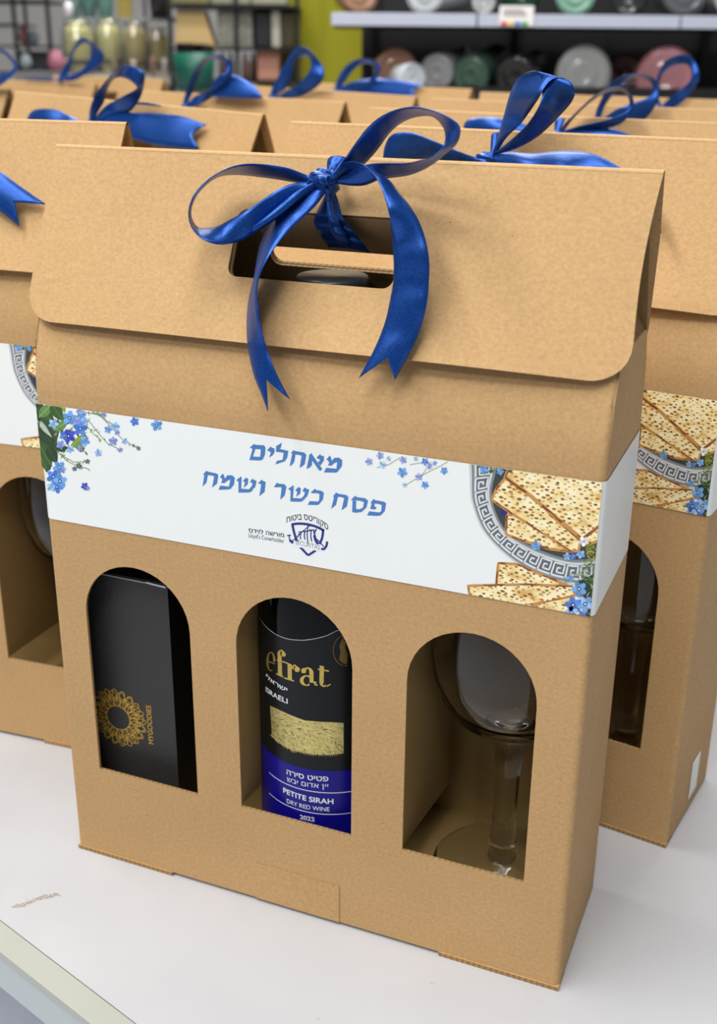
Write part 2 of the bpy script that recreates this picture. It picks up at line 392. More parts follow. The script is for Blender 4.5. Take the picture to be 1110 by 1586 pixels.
bm = bmesh.new(); bx(bm, -8, 8, -4, 9, -.95, -.9)
tag(obj('floor', bm, mat('pale_floor_tile', (226, 230, 244), .3, var=.03, vscale=2)), kind='structure')
hd = Vector((-sy*0+math.sin(yaw), math.cos(yaw), 0)); hr = Vector((math.cos(yaw), -math.sin(yaw), 0))
def vrot(): return Matrix(((hr.x, hd.x, 0, 0), (hr.y, hd.y, 0, 0), (0, 0, 1, 0), (0, 0, 0, 1)))
VR = vrot()
def VM(p): return Matrix.Translation(p) @ VR
M_WALL = mat('grey_wall', (168, 166, 163), .8, var=.05, vscale=3)
bm = bmesh.new(); pc = atd(555, 90, 5.4); bx(bm, -5, 4, 0, .1, -.9-pc.z, 2.4-pc.z, VM(pc)); tag(obj('wall_back', bm, M_WALL), kind='structure')

# ------------------------------------------------------------------ gift box
W, D, T, HB = .27, .08, .0015, .262
RZ, RY = .368, .04                       # ridge
SL = math.hypot(RZ-.278, RY)             # slant length from ridge to crease
sd = Vector((0, RY, RZ-.278)).normalized()   # direction up the front slant
nf = Vector((0, -sd.z, sd.y))            # outward normal of the front slant
SLOT = rrect(.0965, .1735, (.3187-.278)/(RZ-.278)*SL, (.3462-.278)/(RZ-.278)*SL, .0045)
WIN = [(.0188, .0784), (.1035, .1635), (.190, .2496)]
def M_front(off=0):   # x->x, y->z, z-> -y  (curve plane to wall)
    return Matrix(((1, 0, 0, 0), (0, 0, -1, T/2+off), (0, 1, 0, 0), (0, 0, 0, 1)))
def M_slant(front=True, off=0):
    if front: u, n, o = sd, nf, Vector((0, 0, .278))
    else:
        u = Vector((0, -sd.y, sd.z)); n = Vector((0, -nf.y, nf.z)); o = Vector((0, D, .278))
    o = o+n*off
    return Matrix(((1, 0, n.x, o.x), (0, u.y, n.y, o.y), (0, u.z, n.z, o.z), (0, 0, 0, 1)))
def bend_strip(x0, x1, back=False):
    bm = bmesh.new(); P = []
    P0, P1, P2 = (0, HB), (0, .277), (.0098, .300)
    for k in range(9):
        t = k/8; P.append(tuple(P0[i]*(1-t)**2+2*P1[i]*t*(1-t)+P2[i]*t*t for i in (0, 1)))
    rows = []
    rr = .003; arc = [math.radians(90*k/5) for k in range(6)]
    for y, z in P:
        pts = [(rr-rr*math.cos(q), y+rr-rr*math.sin(q)) for q in arc]
        pts += [(W/2, y)]+[(W-u, v) for u, v in pts[::-1]]
        rows.append([bm.verts.new((x, D-v if back else v, z)) for x, v in pts])
    for a, b in zip(rows, rows[1:]):
        for k in range(len(a)-1):
            f = bm.faces.new((a[k], a[k+1], b[k+1], b[k]) if not back else (a[k+1], a[k], b[k], b[k+1])); f.smooth = True
    return bm
def front_panel_bm():
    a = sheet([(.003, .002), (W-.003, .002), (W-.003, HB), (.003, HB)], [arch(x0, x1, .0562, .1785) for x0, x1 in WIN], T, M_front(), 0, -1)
    b = bend_strip(.0, W)
    z0 = (.300-.278)/(RZ-.278)*SL
    c = sheet([(0, z0), (W, z0), (W, SL-.002), (0, SL-.002)], [SLOT], T, M_slant(True, -T/2-.0002), 0, -1)
    return join([a, b, c])
def back_panel_bm():
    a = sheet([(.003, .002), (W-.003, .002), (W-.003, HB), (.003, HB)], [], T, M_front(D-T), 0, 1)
    b = bend_strip(.0, W, True)
    z0 = (.300-.278)/(RZ-.278)*SL
    c = sheet([(0, z0), (W, z0), (W, SL-.002), (0, SL-.002)], [SLOT], T, M_slant(False, -T/2-.0002), 0, -1)
    return join([a, b, c])
def side_panel_bm(right=True):
    X = W if right else 0; s = -1 if right else 1
    Mx = Matrix(((0, 0, 1, X+s*T/2), (1, 0, 0, 0), (0, 1, 0, 0), (0, 0, 0, 1)))
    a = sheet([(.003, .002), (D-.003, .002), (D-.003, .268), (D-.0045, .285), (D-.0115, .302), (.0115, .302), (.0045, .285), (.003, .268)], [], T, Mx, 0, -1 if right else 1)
    bm = bmesh.new()
    for yc, a0 in ((.003, 180), (D-.003, 90)):      # rounded vertical corners
        if right: angs = [270+k*15 for k in range(7)] if yc < .01 else [k*15 for k in range(7)]
        else: angs = [180+k*15 for k in range(7)] if yc < .01 else [90+k*15 for k in range(7)]
        xc = X+s*.003; rows = []
        for z in (.002, HB+.002):
            rows.append([bm.verts.new((xc+.003*math.cos(math.radians(q)), yc+.003*math.sin(math.radians(q)), z)) for q in angs])
        for k in range(6): bm.faces.new((rows[0][k], rows[0][k+1], rows[1][k+1], rows[1][k])).smooth = True
    return join([a, bm])
def gusset_bm(right=True):
    X = W if right else 0; s = -1 if right else 1
    bm = bmesh.new()
    A = (X+s*.0008, .0115, .302); B = (X+s*.0008, D-.0115, .302); Cc = (X+s*.026, RY, .356); 
    F1 = (X+s*.001, RY-.0045, .3555); B1 = (X+s*.001, RY+.0045, .3555)
    vs = [bm.verts.new(p) for p in (A, B, Cc, F1, B1)]
    bm.faces.new((vs[0], vs[1], vs[2])); bm.faces.new((vs[0], vs[2], vs[3])); bm.faces.new((vs[1], vs[4], vs[2]))
    bmesh.ops.solidify(bm, geom=bm.faces[:], thickness=.0008)
    return bm
def lid_bm():
    L0 = SL-.0826                       # bottom of the flap measured up the slant from the crease
    out = rrect(-.0045, .2745, L0, SL, .016, 7, (0, 0, 1, 1))
    a = sheet(out, [SLOT], T, Matrix.Identity(4), 12)
    for v in a.verts:
        s = max(0, (SL-v.co.y)/.0826); e = math.sin(PI*min(1, max(0, (v.co.x+.012)/.30)))
        v.co.z += .0011+.0052*s**2.2*e**.8+.0012*s*math.sin(v.co.x*31+1)
        if v.co.x > .26: v.co.x -= .0022*math.sin(PI*min(1, s*1.1))
    bmesh.ops.transform(a, matrix=M_slant(True, 0), verts=a.verts)
    z0 = (.300-.278)/(RZ-.278)*SL
    b = sheet([(0, z0), (W, z0), (.2735, SL-.03), (.2745, SL), (-.0045, SL), (-.0035, SL-.03)], [SLOT], T, M_slant(False, .0012))
    bm = bmesh.new(); rows = []
    for k in range(9):                  # soft fold along the ridge
        a_ = math.radians(204-6+k*(-228+12)/8) if False else math.radians(156-k*132/8)
        rows.append([bm.verts.new((x, RY+.0021*math.cos(a_), RZ-.00035+.0021*math.sin(a_))) for x in (-.0045, .2745)])
    for q, r in zip(rows, rows[1:]): bm.faces.new((q[0], q[1], r[1], r[0])).smooth = True
    return join([a, b, bm])
def tab_bm():                           # handle tab pushed in through the slot
    bm = bmesh.new(); rows = []
    P = [Vector((0, .0295, .3462)), Vector((0, .0335, .3462)), Vector((0, .0385, .3418)), Vector((0, .0545, .3275))]
    n = 9
    for k in range(n):
        t = k/(n-1); p = P[0]*(1-t)**3+P[1]*3*t*(1-t)**2+P[2]*3*t*t*(1-t)+P[3]*t**3
        ins = .001+.004*max(0, (t-.8)/.2)**2
        rows.append([bm.verts.new((x, p.y, p.z)) for x in (.0965+ins, .135, .1735-ins)])
    for a, b in zip(rows, rows[1:]):
        for k in (0, 1): bm.faces.new((a[k], b[k], b[k+1], a[k+1])).smooth = True
    return bm
def floor_bm():
    bm = bmesh.new(); bx(bm, T, W-T, T, D-T, .0265, .028); bx(bm, T, W-T, T, D-T, .001, .0025)
    bx(bm, T, .003, T, D-T, .0025, .0265); bx(bm, W-.003, W-T, T, D-T, .0025, .0265)
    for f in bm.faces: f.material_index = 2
    return bm
def divider_bm(i):                      # the arch cut from the window, folded inwards along its left edge
    x0, x1 = WIN[i]; wd = x1-x0; a = math.radians(86 if i else 89)
    Mx = Matrix(((math.cos(a), 0, math.sin(a), x0-.0011), (math.sin(a), 0, -math.cos(a), T+.0003), (0, 1, 0, 0), (0, 0, 0, 1)))
    return sheet([(0, .0567), (wd*.97, .0567), (wd*.97, .150)]+[(wd*.5+wd*.47*math.cos(PI*k/10), .150+.027*math.sin(PI*k/10)) for k in range(1, 10)]+[(0, .150)], [], T*.8, Mx, 0, 2)

BOX_CACHE = {}
def bmesh_cached(key, fn):
    if key not in BOX_CACHE:
        bm = fn(); me = bpy.data.meshes.new(key)
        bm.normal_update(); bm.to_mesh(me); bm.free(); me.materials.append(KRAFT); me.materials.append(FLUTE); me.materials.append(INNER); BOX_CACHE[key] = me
    return BOX_CACHE[key]
def part(name, key, fn, parent): return obj(name, bmesh_cached(key, fn), [KRAFT, FLUTE], parent)
def flange(bm, x0, x1): bx(bm, x0, x1, -.0007, .012, 0.0, .0023)
LZT, LZB = .2552, .1967
def label_path():
    P = [(0.0003, -.00035, 0)]
    n = 28
    P = [(.003+(W-.006)*k/n, -.00035) for k in range(n+1)]
    P = [(-.0003, .05), (-.0003, .02), (-.0003, .003), (.0005, .0008)]+P+[(W-.003+.0033*math.sin(math.radians(q)), .003-.0033*math.cos(math.radians(q))) for q in (20, 40, 60, 80)]+[(W+.0003, .004), (W+.0003, .03), (W+.0003, D-.004)]
    return P
def label_bm():
    bm = bmesh.new(); rows = [[bm.verts.new((x, y, z)) for z in (LZB, (LZB+LZT)/2, LZT)] for x, y in label_path()]
    for a, b in zip(rows, rows[1:]):
        for k in (0, 1): bm.faces.new((a[k], b[k], b[k+1], a[k+1])).smooth = True
    return bm

GK = []          # greek key etc. are authored in pixel space of the front panel and mapped to its plane
def fp(x, y, off=0):
    p = hit(x, y, Vector((0, -.0004, 0)), Vector((0, 1, 0))); return Vector((p.x, -.00038-off, p.z))
def fpx(x, y): p = hit(x, y, Vector((0, -.0004, 0)), Vector((0, 1, 0))); return (p.x, p.z)
def surf(u, v, off=0): return Vector((u, -.00038-off, v))
def crop(cx, cy_, s): return lambda x, y: (cx+x/s, cy_+y/s)
def cpoly(f, pts): return [f(x, y) for x, y in pts]
def catmull(P, n):
    out = []; m_ = len(P)
    for i in range(m_-1):
        p0, p1, p2, p3 = P[max(i-1, 0)], P[i], P[i+1], P[min(i+2, m_-1)]
        for k in range(n):
            t = k/n
            out.append(tuple(.5*((2*b)+(-a+c)*t+(2*a-5*b+4*c-d)*t*t+(-a+3*b-3*c+d)*t**3) for a, b, c, d in zip(p0, p1, p2, p3)))
    out.append(tuple(P[-1])); return out
def resample(P, n):
    L = [0]
    for a, b in zip(P, P[1:]): L.append(L[-1]+math.dist(a, b))
    out = []; j = 0
    for k in range(n+1):
        s = L[-1]*k/n
        while j < len(L)-2 and L[j+1] < s: j += 1
        t = (s-L[j])/max(1e-9, L[j+1]-L[j]); out.append(tuple(a+(b-a)*t for a, b in zip(P[j], P[j+1])))
    return out

# --- label art -----------------------------------------------------------
pic = Art()
C7 = crop(700, 700, 4.269)
O = resample(catmull([(108, 60), (115, 150), (118, 250), (130, 340), (190, 500), (285, 620), (420, 735), (560, 815), (720, 865), (880, 885), (960, 885)], 6), 60)
I = resample(catmull([(300, 60), (285, 150), (262, 250), (275, 360), (340, 500), (430, 575), (560, 640), (690, 688), (800, 712), (900, 708), (960, 695)], 6), 60)
def band(a, b, rgb, lay, o=O, i_=I):
    for k in range(60):
        P = []
        for j, t in ((k, a), (k+1, a), (k+1, b), (k, b)):
            P.append((o[j][0]+(i_[j][0]-o[j][0])*t, o[j][1]+(i_[j][1]-o[j][1])*t))
        pic.poly(cpoly(C7, P), rgb, lay)
pic.poly(cpoly(C7, [I[k] for k in range(0, 61, 2)]+[(1010, 560), (1010, 100), (300, 60)]), (58, 64, 62), 1)
band(0, 1, (176, 182, 184), 1.5); band(0, .08, (206, 210, 210), 2); band(.1, .17, (120, 126, 130), 2); band(.2, .78, (96, 102, 108), 2)
band(.8, .86, (214, 218, 220), 2); band(.9, 1.0, (126, 132, 134), 2)
key = [[(0, 0), (0, 1), (.86, 1), (.86, .28), (.34, .28), (.34, .66), (.6, .66)], [(0, 0), (1, 0)]]
def oi(t, s):
    j = min(59, max(0, int(t*60))); f = t*60-j; e = .24+.5*s
    o = [O[j][q]+(O[j+1][q]-O[j][q])*f for q in (0, 1)]; i_ = [I[j][q]+(I[j+1][q]-I[j][q])*f for q in (0, 1)]
    return (o[0]+(i_[0]-o[0])*e, o[1]+(i_[1]-o[1])*e)
for k in range(13):
    for st in key:
        pts = []
        for (a, b), (c, d) in zip(st, st[1:]):
            for q in range(3): pts.append((a+(c-a)*q/3, b+(d-b)*q/3))
        pts.append(st[-1])
        pic.stroke([C7(*oi((k+.9*a)/13*.97+.015, b)) for a, b in pts], 2.6, (222, 226, 228), 3)
def matzah(P, lay, edge=(120, 62, 24), ew=2.2):
    pic.poly(cpoly(C7, P), (235, 210, 140), lay, 1)
    Q = resample([*P, P[0]], 46); random.seed(int(P[0][0]))
    pic.stroke([C7(x+random.uniform(-3, 3), y+random.uniform(-3, 3)) for x, y in Q[:-1]], [ew*random.uniform(.5, 1.3) for _ in range(46)], edge, lay+.4, closed=True)
    pic.stroke([C7(x, y) for x, y in Q[:-1]], ew*1.9, (198, 142, 74), lay+.2, closed=True)
matzah([(305, 735), (430, 742), (560, 800), (760, 880), (790, 905), (290, 890)], 2.4)
matzah([(105, 885), (480, 876), (800, 888), (810, 950), (560, 1000), (480, 1060), (125, 990)], 4.2)
matzah([(400, 1030), (560, 1000), (790, 950), (780, 1110), (500, 1110)], 3.4)
matzah([(365, 395), (520, 480), (640, 560), (790, 660), (640, 640), (480, 590), (355, 545)], 4)
matzah([(290, 250), (350, 170), (470, 250), (700, 460), (850, 590), (830, 665), (760, 640), (560, 510), (400, 410), (262, 315)], 5)
matzah([(1000, 440), (1040, 440), (1040, 560), (930, 600), (860, 600), (850, 570)], 5.5)
matzah([(350, 165), (400, 60), (1040, 60), (1040, 430), (960, 500), (860, 575), (720, 460), (520, 290)], 6.5, ew=3)
pic.stroke([C7(480, 1010), C7(700, 975), C7(800, 945)], 1.5, (196, 120, 44), 5)
random.seed(11)
GREENS = [(60, 92, 44), (98, 132, 62), (38, 60, 34), (140, 152, 60), (82, 112, 84)]
for k in range(70):
    x = random.uniform(880, 1010); y = random.uniform(590, 720)+max(0, (950-x))*.1
    a = random.uniform(0, 6.3); pic.leaf(*C7(x, y), *C7(x+26*math.cos(a), y+26*math.sin(a)), 1.8, random.choice([(160, 160, 50), (132, 140, 40), (186, 178, 70), (92, 110, 34)]), 8)
pic.poly(cpoly(C7, [(820, 860), (880, 830), (1000, 780), (1000, 1110), (880, 1100), (860, 940)]), (34, 54, 34), 8)
for k in range(90):
    x = random.uniform(860, 990); y = random.uniform(700, 1090); a = random.uniform(-1.2, 1.0)
    pic.leaf(*C7(x, y), *C7(x+42*math.cos(a), y+42*math.sin(a)), random.uniform(1, 3), random.choice(GREENS+[(150, 170, 140)]), 8.5+k*.005)
for k in range(26):
    x = random.uniform(730, 930); y = 850-(x-730)*.5+random.uniform(-25, 25); pic.stroke([C7(x, y), C7(x+random.uniform(20, 60), y+random.uniform(-30, 10))], .8, (150, 176, 138), 9)
for x, y, r in ((555, 620, 8), (850, 675, 7), (760, 690, 6), (870, 590, 8), (800, 690, 5), (780, 835, 6), (210, 118, 7), (318, 128, 6), (840, 905, 12), (880, 1005, 13), (800, 1010, 13), (790, 1060, 10), (860, 1080, 8)):
    c = {0: (106, 158, 214), 1: (132, 176, 228), 2: (84, 128, 206)}[int(x) % 3]
    if (x, y) == (870, 590): c = (230, 236, 240)
    pic.flower(*C7(x, y), r, c, 10, x)
pic.disc(*C7(340, 398), 6, (38, 44, 120), 4.8); pic.disc(*C7(850, 945), 4, (150, 96, 140), 10)
for x, y, a in ((240, 130, .3), (290, 140, 1), (330, 110, 2.4), (370, 130, .5), (265, 110, 2)): pic.leaf(*C7(x, y), *C7(x+40*math.cos(a), y-30*math.sin(a)), 6, (70, 88, 40), 7.5)
# left bouquet
C5 = crop(40, 610, 4.44); random.seed(5)
for x0, y0, x1, y1, w_, g in ((50, 60, 110, 70, 14, 2), (90, 160, 190, 60, 16, 1), (170, 60, 260, 190, 18, 0), (60, 60, 80, 260, 16, 2), (60, 160, 180, 300, 9, 4), (70, 250, 150, 330, 14, 2), (190, 250, 290, 190, 15, 1), (80, 330, 180, 500, 22, 0),
        (150, 360, 215, 480, 18, 2), (80, 380, 150, 540, 12, 0), (200, 380, 300, 370, 10, 2), (300, 380, 420, 260, 9, 3), (240, 60, 270, 130, 8, 3), (330, 330, 400, 370, 8, 1), (75, 200, 210, 380, 18, 2), (60, 90, 200, 200, 16, 0), (200, 330, 260, 400, 10, 0), (160, 180, 260, 260, 12, 2)):
    pic.leaf(*C5(x0, y0), *C5(x1, y1), w_, [GREENS[0], (104, 142, 78), (44, 66, 40), (132, 150, 40), (168, 186, 166)][g], 2+random.random())
pic.poly(cpoly(C5, [(48, 48), (100, 55), (180, 140), (230, 260), (200, 380), (170, 520), (140, 540), (90, 440), (60, 200)]), (56, 78, 50), 1)
for pts in (((420, 100), (520, 160), (600, 240), (660, 310), (770, 375)), ((430, 180), (490, 260), (560, 340), (650, 385)), ((450, 100), (500, 130), (560, 190), (620, 220)), ((220, 400), (280, 460), (360, 500), (430, 515)), ((240, 420), (330, 470), (425, 465)), ((400, 200), (470, 280), (520, 320)), ((330, 90), (420, 130), (540, 150))):
    pic.stroke([C5(*p) for p in pts], 1.1, (122, 140, 96), 2)
    for k in range(9):
        t = random.random()*(len(pts)-1); i = min(int(t), len(pts)-2); f = t-i; x = pts[i][0]*(1-f)+pts[i+1][0]*f; y = pts[i][1]*(1-f)+pts[i+1][1]*f; a = random.uniform(0, 6.3)
        pic.leaf(*C5(x, y), *C5(x+20*math.cos(a), y+20*math.sin(a)), 1.6, random.choice([(110, 134, 80), (150, 160, 120)]), 2.5)
for k in range(44):
    x = random.uniform(210, 410); y = random.uniform(150, 400); a = random.uniform(0, 6.3); pic.leaf(*C5(x, y), *C5(x+34*math.cos(a), y+34*math.sin(a)), 3.2, random.choice([(104, 128, 60), (66, 92, 52), (140, 150, 110)]), 1.5)
for x, y, r, c in ((300, 165, 11, 0), (190, 205, 8, 1), (375, 240, 11, 2), (295, 290, 11, 3), (265, 285, 8, 2), (375, 105, 8, 4), (385, 150, 7, 0), (405, 325, 8, 0), (305, 380, 6, 1), (370, 375, 5, 4), (240, 350, 7, 4), (350, 190, 7, 4), (395, 195, 8, 1),
        (230, 505, 10, 0), (190, 570, 11, 2), (235, 600, 11, 0), (215, 640, 10, 2), (175, 640, 7, 1), (250, 520, 6, 4), (600, 325, 7, 4), (565, 245, 6, 0), (615, 225, 7, 1), (680, 325, 5, 1), (650, 385, 4, 4), (740, 355, 2.5, 5), (775, 375, 3.5, 5), (535, 140, 5, 4),
        (498, 405, 6, 1), (748, 190, 7, 2), (900, 215, 9, 0), (405, 635, 6, 3), (425, 650, 4, 4), (425, 465, 4, 5), (365, 495, 5, 5), (335, 515, 4, 5), (115, 575, 2.5, 5), (630, 265, 4, 4), (385, 380, 5, 5)):
    pic.flower(*C5(x, y), r, [(104, 160, 226), (146, 190, 232), (76, 126, 214), (62, 76, 190), (138, 152, 214), (104, 114, 110)][c], 4+random.random(), x*.1)
# sprig at the top centre
C5b = crop(480, 640, 2.1346)
for pts in (((320, 235), (370, 205), (430, 175), (455, 160)), ((220, 180), (260, 170), (300, 145)), ((370, 205), (400, 160)), ((330, 170), (390, 160))):
    pic.stroke([C5b(*p) for p in pts], 1, (150, 168, 110), 2)
for x, y, r, c in ((195, 160, 6, 4), (232, 140, 6, 4), (240, 170, 6, 1), (305, 195, 8, 0), (308, 155, 6, 4), (380, 160, 6, 2), (395, 175, 5, 4), (443, 190, 6, 0), (360, 210, 6, 4), (380, 237, 6, 0), (313, 237, 4, 1), (412, 165, 4, 4), (260, 150, 4, 1), (350, 150, 4, 1)):
    pic.flower(*C5b(x, y), r, [(104, 160, 226), (166, 200, 236), (96, 140, 220), (62, 76, 190), (150, 164, 220)][c], 4+random.random(), x*.1)

# greeting, traced letter by letter
GB = (74, 124, 188)
txt = Art()
A1 = crop(370, 670, 6.53); A2 = crop(300, 720, 6.9375); A3 = crop(450, 740, 6.9375)
def P_(f, pts, rgb=GB, lay=2): txt.poly(cpoly(f, pts), rgb, lay)
# final mem
P_(A1, [(108, 152), (152, 114), (168, 124), (250, 128), (268, 150), (262, 172), (200, 168), (150, 166), (135, 170), (128, 158)])
P_(A1, [(140, 160), (166, 166), (142, 238), (140, 278), (104, 276)]); P_(A1, [(140, 242), (214, 245), (238, 272), (214, 282), (106, 277)]); P_(A1, [(222, 160), (267, 160), (262, 225), (240, 272), (212, 262)])
P_(A1, [(282, 182), (320, 140), (334, 154), (358, 160), (360, 196), (340, 228), (306, 252), (322, 200), (300, 186)])
P_(A1, [(370, 140), (434, 102), (420, 160), (388, 158)]); P_(A1, [(376, 150), (420, 150), (412, 166), (498, 184), (496, 210), (372, 192)]); P_(A1, [(456, 180), (499, 186), (488, 252), (462, 290), (366, 322), (384, 286), (440, 274)])
P_(A1, [(524, 208), (552, 176), (566, 186), (660, 202), (680, 226), (672, 246), (610, 226), (546, 218)]); P_(A1, [(540, 200), (572, 212), (560, 290), (540, 322), (512, 340)]); P_(A1, [(636, 220), (680, 230), (664, 318), (640, 340), (612, 358)])
P_(A1, [(706, 232), (732, 206), (742, 224), (842, 368), (820, 388), (806, 378)]); P_(A1, [(710, 236), (742, 270), (736, 330), (716, 352), (682, 368)]); P_(A1, [(784, 252), (820, 218), (830, 232), (860, 240), (858, 280), (824, 332), (796, 306), (822, 274), (796, 264)])
P_(A1, [(884, 272), (916, 232), (928, 246), (940, 290), (950, 300), (936, 336), (896, 330), (912, 310), (904, 286)]); P_(A1, [(930, 300), (962, 256), (1010, 252), (1042, 278), (1010, 290), (962, 310), (940, 330)]); P_(A1, [(996, 262), (1044, 276), (1040, 340), (1000, 392), (984, 372)]); P_(A1, [(882, 356), (992, 366), (1006, 388), (984, 404), (858, 402)])
# second line, left word
P_(A2, [(98, 106), (136, 62), (150, 72), (250, 94), (264, 114), (256, 132), (180, 112), (130, 108)]); P_(A2, [(116, 90), (152, 104), (136, 190), (94, 232)]); P_(A2, [(222, 110), (264, 112), (250, 200), (196, 244)])
P_(A2, [(280, 134), (308, 94), (322, 106), (334, 150), (344, 160), (330, 196), (292, 192), (306, 168), (302, 146)]); P_(A2, [(326, 158), (360, 112), (412, 112), (440, 138), (400, 150), (352, 176), (334, 192)]); P_(A2, [(398, 120), (441, 136), (432, 210), (392, 262), (376, 240)]); P_(A2, [(284, 222), (386, 234), (400, 252), (376, 264), (266, 268)])
P_(A2, [(456, 164), (508, 124), (514, 140), (508, 256), (522, 298), (480, 296), (480, 180)]); P_(A2, [(484, 254), (600, 262), (640, 270), (600, 296), (486, 298)]); P_(A2, [(640, 172), (672, 180), (660, 236), (600, 292), (596, 258), (622, 230)]); P_(A2, [(602, 186), (630, 146), (642, 158), (674, 172), (668, 196), (632, 196)]); P_(A2, [(528, 172), (562, 134), (586, 154), (578, 210), (534, 246), (550, 190)])
P_(A2, [(690, 198), (728, 158), (744, 172), (772, 184), (764, 212), (716, 206)]); P_(A2, [(728, 190), (772, 186), (760, 290), (704, 336)])
P_(A2, [(860, 238), (894, 190), (912, 202), (970, 206), (996, 234), (986, 256), (930, 238), (890, 240)]); P_(A2, [(946, 222), (996, 236), (976, 330), (928, 374)])
P_(A2, [(1012, 258), (1072, 218), (1074, 240), (1064, 356), (1110, 360), (1110, 396), (1036, 392), (1040, 276)]); P_(A3, [(0, 216), (120, 222), (150, 232), (110, 258), (0, 254)])
P_(A3, [(158, 140), (198, 134), (180, 196), (118, 254), (112, 222), (142, 192)]); P_(A3, [(126, 142), (150, 102), (164, 114), (200, 128), (192, 150), (156, 156)]); P_(A3, [(48, 134), (84, 98), (110, 114), (102, 170), (58, 204), (72, 150)])
P_(A3, [(214, 160), (260, 116), (276, 132), (330, 140), (356, 160), (346, 186), (280, 164), (240, 166)]); P_(A3, [(310, 150), (356, 162), (348, 230), (300, 290), (286, 262), (306, 240)]); P_(A3, [(206, 250), (300, 256), (316, 272), (290, 292), (182, 290)])
P_(A3, [(450, 204), (490, 156), (506, 170), (600, 186), (622, 212), (612, 232), (540, 206), (490, 202)]); P_(A3, [(470, 190), (508, 200), (486, 292), (434, 334)]); P_(A3, [(576, 210), (620, 214), (604, 308), (546, 350)])
P_(A3, [(646, 238), (692, 192), (712, 208), (800, 220), (832, 246), (820, 270), (740, 246), (690, 242)]); P_(A3, [(664, 240), (704, 250), (702, 336), (712, 372), (660, 368)]); P_(A3, [(790, 246), (832, 250), (812, 320), (756, 372), (734, 342), (776, 320)]); P_(A3, [(670, 334), (750, 338), (760, 366), (700, 376), (662, 368)])
P_(A3, [(856, 272), (890, 226), (906, 240), (1000, 256), (1026, 276), (1016, 302), (930, 278), (890, 276)]); P_(A3, [(978, 276), (1024, 280), (1010, 360), (960, 410), (944, 378), (972, 360)]); P_(A3, [(844, 360), (950, 372), (976, 390), (940, 410), (820, 404)]); P_(A3, [(872, 270), (902, 280), (900, 310), (924, 316), (908, 340), (854, 334)])
# logo
lg = Art(); CL = crop(430, 790, 12.333); NB = (40, 44, 128)
def S_(pts, w_, rgb=NB, lay=2): lg.stroke([CL(*p) for p in catmull(pts, 3)], w_/12.3, rgb, lay)
S_([(262, 275), (400, 258), (570, 272), (740, 320), (884, 392)], 46); S_([(278, 270), (310, 420), (360, 580)], 46); S_([(866, 380), (850, 520), (800, 650)], 46)
S_([(428, 706), (490, 770), (574, 862)], 44); S_([(574, 866), (650, 820), (726, 768)], 44)
S_([(180, 488), (248, 480)], 26); S_([(222, 488), (226, 560), (290, 636)], [20, 34, 60, 20][0]); S_([(230, 570), (262, 606), (298, 620)], 48); S_([(270, 590), (340, 540), (430, 450), (540, 350), (620, 300)], 16)
S_([(942, 600), (930, 680), (880, 745), (830, 735)], 44); S_([(700, 520), (780, 590), (880, 700)], 20)
for a, b, c, d, w_ in ((390, 418, 470, 410, 20), (470, 410, 700, 376, 24), (420, 440, 390, 520, 18), (450, 420, 440, 560, 20), (520, 400, 520, 560, 22), (576, 270, 576, 640, 20), (640, 390, 650, 600, 22), (690, 390, 740, 560, 22), (740, 360, 700, 480, 26), (700, 480, 770, 650, 50), (350, 540, 380, 590, 50), (600, 360, 660, 380, 14)):
    S_([(a, b), ((a+c)/2-14, (b+d)/2+6), (c, d)], w_)
def LT(art, s, a, b, h, rgb, bold=0, curve=0, lay=3): put_text(art, s, fpx(*a), fpx(*b), h, rgb, lay, bold, curve)
gr_ = (66, 70, 96)
lgt = Art()
LT(lgt, 'סקוריטס ביטוח'[::-1], CL(168, 240), CL(962, 385), .0026, gr_, .012, .0030)
LT(lgt, 'SECURITAS', CL(335, 655), CL(800, 760), .0022, (108, 114, 122), 0)
LT(lgt, 'מורשה לוידס'[::-1], (385, 824), (440, 832), .0022, (60, 62, 92), .015)
LT(lgt, "Lloyd's Coverholder", (385, 832), (440, 841), .0021, (72, 74, 104), 0)
# white plate behind SECURITAS
lg.poly(cpoly(CL, [(318, 590), (810, 690), (820, 790), (310, 690)]), (240, 244, 246), 2.6)

ART = {}
def clip_box(): return [((0, 0, LZT-.0001), (0, 0, 1)), ((0, 0, LZB+.0001), (0, 0, -1)), ((.0006, 0, 0), (-1, 0, 0)), ((W-.0012, 0, 0), (1, 0, 0))]
def add_art(label):
    if not ART:
        ART['picture'] = pic.build(fp, 'printed_picture', label, [INK, MATZAH], clip_box(), .00002)
        ART['text'] = txt.build(fp, 'greeting_text', label, [INK])
        ART['logo'] = lg.build(fp, 'shield_logo', label, [INK])
        ART['caption'] = lgt.build(surf, 'logo_caption', label, [INK])
        ART['picture']['label'] = 'printed blue flowers, matzah and silver plate'
        ART['text']['label'] = 'blue Hebrew greeting in two lines'
    else:
        for o in list(ART.values()):
            c = o.copy(); col.objects.link(c); c.parent = label

